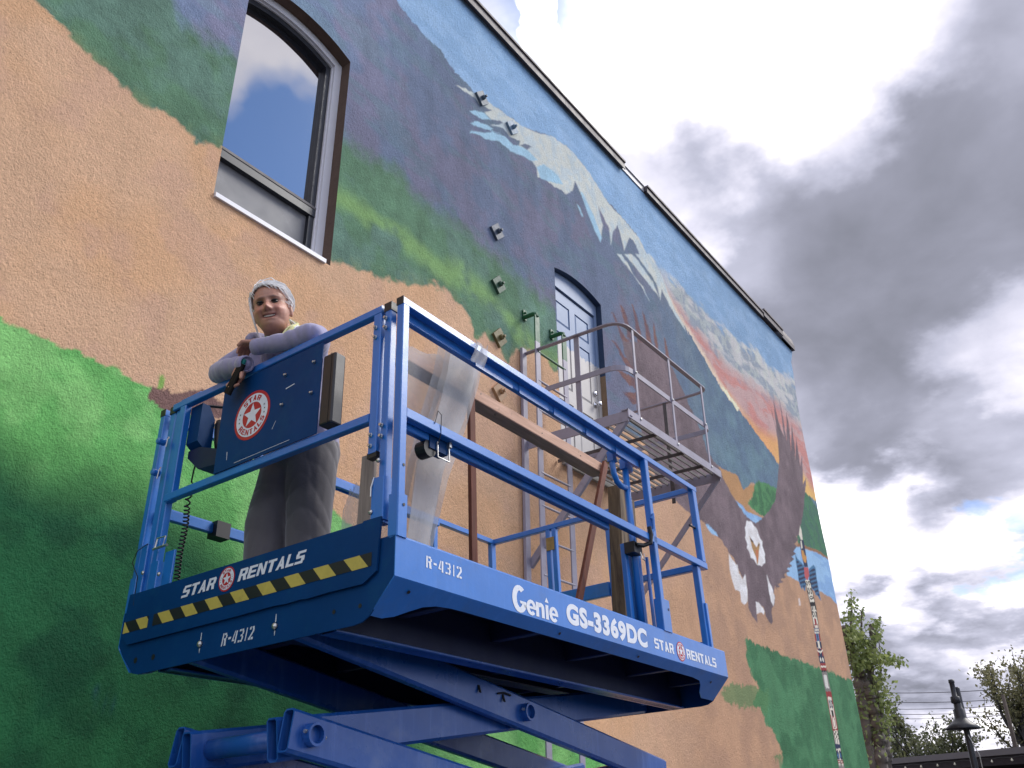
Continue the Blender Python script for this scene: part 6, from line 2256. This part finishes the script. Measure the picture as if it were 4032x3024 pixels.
for i in range(420):
    f = math.radians(rr.uniform(-118, 118))
    s0 = math.sin(f)
    h0 = rr.uniform(0.66, 0.92) - 0.35 * (1 - math.cos(f)) * 0.8
    st = (0.082 * s0 * math.sqrt(max(0, 1 - h0 * h0 * 0.6)), -0.012 + 0.075 * math.cos(f), 0.036 + 0.0965 * h0 - 0.02 * (1 - math.cos(f)))
    pts = []
    lift_ = rr.uniform(1.0, 1.09) if i % 14 else rr.uniform(1.10, 1.20)
    end = (0.05 + 0.03 * rr.random(), -0.105 + rr.uniform(-0.02, 0.02), -0.02 + rr.uniform(-0.03, 0.03))
    for t in np.linspace(0, 1, 7):
        q = np.array(st) * (1 - t) + np.array(end) * t
        c = q - np.array((0, -0.02, 0.036)) + np.array((0.006 * math.sin(5 * t + i), 0, 0.005 * math.sin(4 * t + i * 1.7)))
        k_ = math.sqrt((c[0] / 0.0845) ** 2 + (c[1] / 0.1015) ** 2 + (c[2] / 0.0965) ** 2)
        c = c / max(k_, 1e-3) * (1.0 + (lift_ - 1.0) * math.sin(math.pi * min(1.0, t * 1.1 + 0.12)))
        q = c + np.array((0, -0.02, 0.036))
        pts.append(hp_(*q) - FEET)
    g.tube(pts, [0.0012, 0.0020, 0.0022, 0.0022, 0.0020, 0.0016, 0.0008], 4)
g.build("strand", "hair_white", hair)["kind"] = "stuff"
g = MB()
for i in range(16):                              # locks falling by the far cheek
    x_ = -0.080 + rr.uniform(-0.006, 0.004)
    g.tube([hp_(x_, 0.0 + rr.uniform(-0.02, 0.02), 0.07) - FEET, hp_(x_ - 0.004, 0.01, 0.01) - FEET, hp_(x_ + 0.002, 0.006 + rr.uniform(-0.01, 0.01), -0.05) - FEET, hp_(x_ + 0.008, 0.0, -0.085 - rr.random() * 0.02) - FEET], [0.0016, 0.0018, 0.0014, 0.0004], 4)
g.build("loose_strand", "hair_white", hair)["kind"] = "stuff"
for mname, cnt, sh in (("hair_white", 26, 0.0), ("hair_mint", 30, 0.012), ("hair_yellow", 34, 0.026)):
    g = MB()
    for i in range(cnt):
        j = np.array([rr.uniform(-0.014, 0.014) for _ in range(3)])
        a = hp_(0.055, -0.10, -0.02)
        p1 = hp_(0.082, -0.085, -0.065) + j
        p2 = np.array((0.075, 0.735, 1.165)) + j * 1.2 - np.array((sh, 0, sh * 0.6))
        p3 = np.array((0.045, 0.735, 1.105)) + j * 1.3 - np.array((sh, 0, sh * 0.8))
        p4 = np.array((0.020, 0.748, 1.065)) + j * 1.2 - np.array((sh * 0.6, 0, sh * 0.8))
        g.tube([a - FEET, p1 - FEET, p2 - FEET, p3 - FEET, p4 - FEET], [0.003, 0.0042, 0.0042, 0.0034, 0.001], 4)
    g.build("ponytail", mname, hair)["kind"] = "stuff"

# dark tool in the hanging hand
g = MB()
tp = palm + hd_ * 0.032 + np.array((-0.022, -0.022, 0.0))
g.bar(tp - nrm((0.0, 0.55, -0.85)) * 0.075, tp + nrm((0.0, 0.55, -0.85)) * 0.075, 0.048, 0.016, (1, 0, 0), 0.004)
mat("tool_black", (0.006, 0.006, 0.007), 0.7, 0.1, 9, spec=0.2)
tool = loose("hand_tool", g, "tool_black", "small dark tool with a teal end held in the person's lowered hand", "tool", tuple(tp))
mat("teal_plastic", (0.0, 0.16, 0.15), 0.4, 0.1, 9)
g = MB()
d_ = nrm((0.0, 0.55, -0.85))
g.bar(-d_ * 0.098, -d_ * 0.076, 0.03, 0.014, (1, 0, 0), 0.004)
g.build("tip", "teal_plastic", tool)

# ------------------------------------------------------------------ beyond the building: trees, lamp, low shop, wires
mat("bark", (0.17, 0.15, 0.135), 0.9, 0.35, 6, bump=0.01, bscale=30, dirt=(0.03, 0.026, 0.024), dirt_amt=0.9, dirt_scale=4)
mat("bark_dark", (0.035, 0.032, 0.030), 0.9, 0.3, 6, bump=0.008, bscale=30)


def leaf_mat(name, c0, c1, trans=0.35):
    m = bpy.data.materials.new(name)
    m.use_nodes = True
    t = NT(m.node_tree)
    b = t.n["Principled BSDF"]
    oc = t.node("ShaderNodeTexCoord").outputs["Object"]
    c = t.mix(t.maprange(t.noise(oc, 2.5, 3.0), 0.35, 0.65), c0, c1)
    t.l.new(c, b.inputs["Base Color"])
    b.inputs["Roughness"].default_value = 0.5
    tr = t.node("ShaderNodeBsdfTranslucent")
    t.l.new(c, tr.inputs[0])
    mx = t.node("ShaderNodeMixShader")
    mx.inputs[0].default_value = trans
    t.l.new(b.outputs[0], mx.inputs[1])
    t.l.new(tr.outputs[0], mx.inputs[2])
    t.l.new(mx.outputs[0], t.n["Material Output"].inputs[0])
    MATS[name] = m


leaf_mat("leaf_spring", (0.13, 0.18, 0.055), (0.30, 0.36, 0.13), 0.5)
leaf_mat("leaf_dull", (0.07, 0.085, 0.04), (0.16, 0.17, 0.08), 0.45)
leaf_mat("leaf_gold", (0.13, 0.135, 0.06), (0.26, 0.24, 0.12), 0.45)


def leaves(pts, sizes, name, m, parent, seed=0):
    """pointed leaf faces at the given points"""
    r = np.random.default_rng(seed)
    n = len(pts)
    pts = np.asarray(pts, float)
    d = r.normal(size=(n, 3))
    d[:, 2] -= 0.3
    d /= np.linalg.norm(d, axis=1)[:, None]
    q = r.normal(size=(n, 3))
    s = np.cross(d, q)
    s /= np.linalg.norm(s, axis=1)[:, None]
    sz = np.asarray(sizes)[:, None]
    up = np.cross(s, d)
    v = np.stack([pts, pts + d * sz * 0.5 + s * sz * 0.32 + up * sz * 0.08, pts + d * sz, pts + d * sz * 0.5 - s * sz * 0.32 + up * sz * 0.08], 1).reshape(-1, 3)
    f = np.arange(4 * n).reshape(-1, 4)
    me_ = bpy.data.meshes.new(name)
    me_.vertices.add(len(v))
    me_.vertices.foreach_set("co", v.ravel())
    me_.loops.add(f.size)
    me_.loops.foreach_set("vertex_index", f.ravel().astype(np.int32))
    me_.polygons.add(n)
    me_.polygons.foreach_set("loop_start", np.arange(0, f.size, 4, dtype=np.int32))
    me_.update(calc_edges=True)
    return mesh_obj(name, me_, m, parent)


# pollarded tree by the corner: three rough trunks, tufts of new leaves
DT = 19.0
tb = at_dist(3440, 3024, DT)
tree = thing("pollarded_tree", "pollarded tree with rough knotted trunks and fresh leaves at the building corner", "tree", (tb[0], tb[1], 0))
TO = np.array((tb[0], tb[1], 0.0))


def tp_(u_, v_, off=0.0):
    q = at_dist(u_, v_, DT + off)
    return q - TO


def knotty(pts, r0, r1, seed, name="trunk", m="bark"):
    r = random.Random(seed)
    fine, rad = [], []
    N = 22
    for i in range(len(pts) - 1):
        for k in range(N):
            t = k / N
            fine.append(pts[i] * (1 - t) + pts[i + 1] * t + np.array([r.uniform(-0.01, 0.01) for _ in range(3)]))
            s = (i + t) / (len(pts) - 1)
            rad.append((r0 * (1 - s) + r1 * s) * (1 + 0.16 * math.sin(s * 60 + seed) + r.uniform(-0.08, 0.10)))
    return MB().tube(fine, rad, 9).build(name, m, tree, True)


def to_ground(p, k=0.6):
    return np.array((p[0] * k, p[1] * k, -0.05))


a0 = tp_(3430, 3010)
b0_ = tp_(3470, 3015)
c0 = tp_(3490, 3000, 0.2)
knotty([to_ground(a0), a0, tp_(3400, 2800), tp_(3378, 2640), tp_(3350, 2560), tp_(3325, 2465)], 0.13, 0.085, 1)
knotty([to_ground(b0_), b0_, tp_(3455, 2860), tp_(3420, 2730), tp_(3385, 2640)], 0.135, 0.09, 2)
knotty([to_ground(c0), c0, tp_(3478, 2870, .2), tp_(3450, 2740, .2), tp_(3425, 2640, .2), tp_(3425, 2600, .2), tp_(3440, 2520, .2), tp_(3428, 2455, .2)], 0.12, 0.05, 3)
knotty([tp_(3440, 2500, .2), tp_(3446, 2458, .2)], 0.05, 0.045, 4, "stub")
knotty([tp_(3425, 2610, .2), tp_(3480, 2600, .3), tp_(3545, 2605, .4)], 0.035, 0.012, 5, "twig")
knotty([tp_(3350, 2480), tp_(3354, 2400), tp_(3352, 2345)], 0.025, 0.008, 6, "twig")
knotty([tp_(3390, 2480), tp_(3394, 2420), tp_(3390, 2405)], 0.02, 0.008, 7, "twig")
knotty([tp_(3440, 2700, .2), tp_(3470, 2640, .2), tp_(3460, 2500, .2)], 0.022, 0.008, 8, "twig")
lp, ls = [], []
for (u_, v_, su, sv, n) in ((3352, 2370, 14, 28, 60), (3350, 2430, 18, 22, 60), (3393, 2425, 12, 22, 40), (3340, 2500, 28, 40, 260), (3380, 2520, 34, 40, 300), (3360, 2580, 30, 36, 240), (3420, 2560, 30, 40, 190),
                            (3455, 2500, 16, 36, 80), (3450, 2450, 14, 16, 50), (3470, 2590, 36, 22, 160), (3520, 2605, 28, 12, 80), (3400, 2610, 40, 24, 230), (3460, 2680, 26, 44, 130), (3370, 2630, 20, 20, 80),
                            (3480, 2760, 30, 50, 170), (3400, 2800, 40, 80, 150), (3490, 2850, 26, 60, 130), (3350, 2700, 22, 60, 90), (3420, 2920, 50, 60, 120)):
    for _ in range(n):
        lp.append(tp_(u_ + rng.normal() * su * 0.7, v_ + rng.normal() * sv * 0.7, rng.normal() * 0.35))
        ls.append(rng.uniform(0.06, 0.12))
leaves(lp, ls, "crown", "leaf_spring", tree, 3)


def branch_tree(name, label, u_, v_top, v_base, D_, spread, seed, lm, bm_, nleaf, lsize, limbs=7, lean=0.0):
    """spreading deciduous tree: trunk, forking limbs and twigs, leaves along the twigs"""
    r = random.Random(seed)
    basep = at_dist(u_, v_base, D_)
    root = thing(name, label, "tree", (basep[0], basep[1], 0), "trees beyond the low shop")
    o = np.array((basep[0], basep[1], 0.0))
    H = at_dist(u_, v_top, D_)[2]
    g = MB()
    tw = []

    def grow(p, d, L_, rad, lev):
        n = 5
        pts = [p]
        q = p.copy()
        dd = d.copy()
        for i in range(n):
            dd = nrm(dd + np.array([r.uniform(-0.16, 0.16), r.uniform(-0.16, 0.16), r.uniform(-0.02, 0.14)]))
            q = q + dd * L_ / n
            pts.append(q.copy())
        rs = [rad * (1 - 0.45 * i / n) for i in range(n + 1)]
        g.tube(pts, rs, 7 if lev < 2 else 4)
        if lev >= 2:
            tw.extend(pts[1:])
        if lev < 4:
            for k in range(limbs if lev == 0 else (3 if lev < 3 else 2)):
                a = r.uniform(0, 2 * math.pi)
                sp_ = r.uniform(0.35, 0.85) * (spread if lev == 0 else 0.9)
                nd = nrm(dd + sp_ * np.array((math.cos(a), math.sin(a), r.uniform(-0.1, 0.35))))
                st = pts[r.randint(2, n)] if lev > 0 else pts[r.randint(3, n)]
                grow(st, nd, L_ * r.uniform(0.55, 0.78), rad * 0.52, lev + 1)

    grow(np.array((0.0, 0, -0.05)), nrm((lean, 0, 1)), H * 0.40, H * 0.026, 0)
    tk = g.build("trunk", bm_, root, True)
    tw = np.array(tw)
    k = H / max(tw[:, 2].max(), 1e-3)
    sel = rng.integers(0, len(tw), nleaf)
    lp = tw[sel] + rng.normal(size=(nleaf, 3)) * H * 0.018
    leaves(lp, rng.uniform(lsize * 0.6, lsize * 1.3, nleaf), "crown", lm, root, seed)
    root.scale = (k, k, k)
    return root


branch_tree("street_tree", "dark spreading tree just coming into leaf above the shop roof", 3630, 2690, 2990, 34.0, 1.15, 21, "leaf_dull", "bark_dark", 6500, 0.12, 9)
branch_tree("street_tree", "tall thin leaved tree behind the tapering utility pole", 4060, 2560, 2950, 42.0, 0.8, 33, "leaf_gold", "bark_dark", 6500, 0.13, 9)

# low shop with dark eaves
DS = 22.0
pL, pR = at_dist(3470, 2988, 24.0), at_dist(4100, 2935, 20.5)
e0, e1 = np.array((pL[0], pL[1])), np.array((pR[0], pR[1]))
ed = nrm(np.append(e1 - e0, 0))
en = np.array((ed[1], -ed[0], 0.0))
if en @ np.append(-(e0 + e1) / 2, 0) < 0:
    en = -en
zL, zR = pL[2], pR[2]
zr = (zL + zR) / 2
shop = thing("low_shop", "low dark shop with a grey roof edge beyond the building corner", "building", (e0[0], e0[1], 0))
so_ = np.array((e0[0], e0[1], 0.0))


def spt(a, b_, z):
    """a metres along the eaves, b_ metres out towards the viewer"""
    return ed * a + en * b_ + np.array((0, 0, z))


Ls = 30.0


def slab(a0_, a1_, b0q, b1q, z0_, z1_):
    P = [spt(a, bq, z) for z in (z0_, z1_) for a, bq in ((a0_, b0q), (a1_, b0q), (a1_, b1q), (a0_, b1q))]
    return MB().poly(P, [(0, 3, 2, 1), (4, 5, 6, 7), (0, 1, 5, 4), (1, 2, 6, 5), (2, 3, 7, 6), (3, 0, 4, 7)])


slab(-4.0, Ls, -9.0, -0.9, 0.0, zr - 0.16).build("wall", "dark_wall", shop)
slab(-4.6, Ls, -9.4, 0.0, zr - 0.12, zr).build("roof", "fascia_grey", shop)
slab(-4.55, Ls, -0.85, -0.05, zr - 0.30, zr - 0.121).build("soffit", "dark_wall", shop)
for k in range(5):
    slab(k * 3.0, k * 3.0 + 1.9, -0.9, -0.86, 0.6, zr - 0.9).build("shop_window", "window_glass", shop)
# string of bulbs below the eaves, posts not seen
sl = thing("string_lights", "string of small pale bulbs hung along the shop eaves", "string lights", tuple(so_ + spt(0, 0.02, zr - 0.2)))
slo = spt(0, 0.02, zr - 0.2)
wire = []
for k in range(23):
    a = -1.0 + k * 0.52
    wire.append(spt(a, 0.03, zr - 0.16) - slo)
    wire.append(spt(a + 0.26, 0.03, zr - 0.185) - slo)
    q = spt(a + 0.26, 0.03, zr - 0.19) - slo
    MB().lathe([(0.010, 0), (0.012, -0.015), (0.022, -0.03), (0.024, -0.042), (0.014, -0.056), (0.003, -0.06)], q, (0, 0, 1), 10).build("bulb", "bulb_glass", sl, True)
MB().tube(wire, 0.006, 5).build("cord", "wire_black", sl)

# street lamp: tapering pole through a bell shade
lpB = at_dist(3840, 3024, 19.0)
lampx = np.array((lpB[0], lpB[1], 0.0))
zt2 = at_dist(3764, 2706, 19.0)[2]
zsh = at_dist(3795, 2872, 19.0)[2]
lamp = thing("street_lamp", "black street lamp with bell shaped shade on a tapering pole", "street lamp", tuple(lampx))
MB().tube([(0, 0, 0), (0, 0, 1.0), (0, 0, zt2 - 0.03), (0, 0, zt2)], [0.09, 0.07, 0.048, 0.04], 14).build("pole", "lamp_black", lamp, True)
MB().lathe([(0.30, 0), (0.31, 0.012), (0.20, 0.10), (0.12, 0.17), (0.105, 0.20), (0.105, 0.33), (0.075, 0.36), (0.07, 0.44), (0.06, 0.46)], (-0.06, 0.04, zsh), (0, 0, 1), 24).build("shade", "lamp_black", lamp, True)
MB().lathe([(0.05, 0), (0.085, 0.02), (0.085, 0.12), (0.05, 0.14), (0.045, 0.36), (0.055, 0.38), (0.05, 0.43)], (-0.075, 0.055, zsh + 0.44), (0, 0, 1), 14).build("ballast_housing", "lamp_black", lamp, True)
MB().tube([(-0.08, -0.02, zsh - 0.1), (0.02, -0.12, zsh - 0.45), (0.10, -0.10, zsh - 0.9), (0.02, -0.09, zsh - 1.3)], 0.008, 5).build("service_wire", "zinc", lamp)

# utility pole and lines
upb = at_dist(3998, 2950, 36.0)
upt = at_dist(3948, 2735, 36.0)
up_ = thing("utility_pole", "slim dark utility pole standing before the thin leaved tree", "utility pole", (upb[0], upb[1], 0))
MB().tube([(0, 0, 0), (upt[0] - upb[0], upt[1] - upb[1], upt[2])], [0.11, 0.06], 10).build("shaft", "pole_wood", up_, True)
for va, vb, dd_ in ((2712, 2695, 52.0), (2748, 2738, 54.0), (2776, 2762, 56.0), (2796, 2786, 58.0), (2816, 2800, 60.0)):
    a, b2 = at_dist(3300, va + 8, dd_ + 6), at_dist(4200, vb - 6, dd_ - 6)
    pts = []
    for t in np.linspace(0, 1, 15):
        q = a * (1 - t) + b2 * t
        pts.append(q - a - np.array((0, 0, 0.25 * 4 * t * (1 - t))))
    o = MB().tube(pts, 0.016, 5).build("power_line", "wire_black", None)
    o.location = a
    tag(o, "thin black overhead power line crossing the sky behind the street lamp", "power line", "overhead lines")
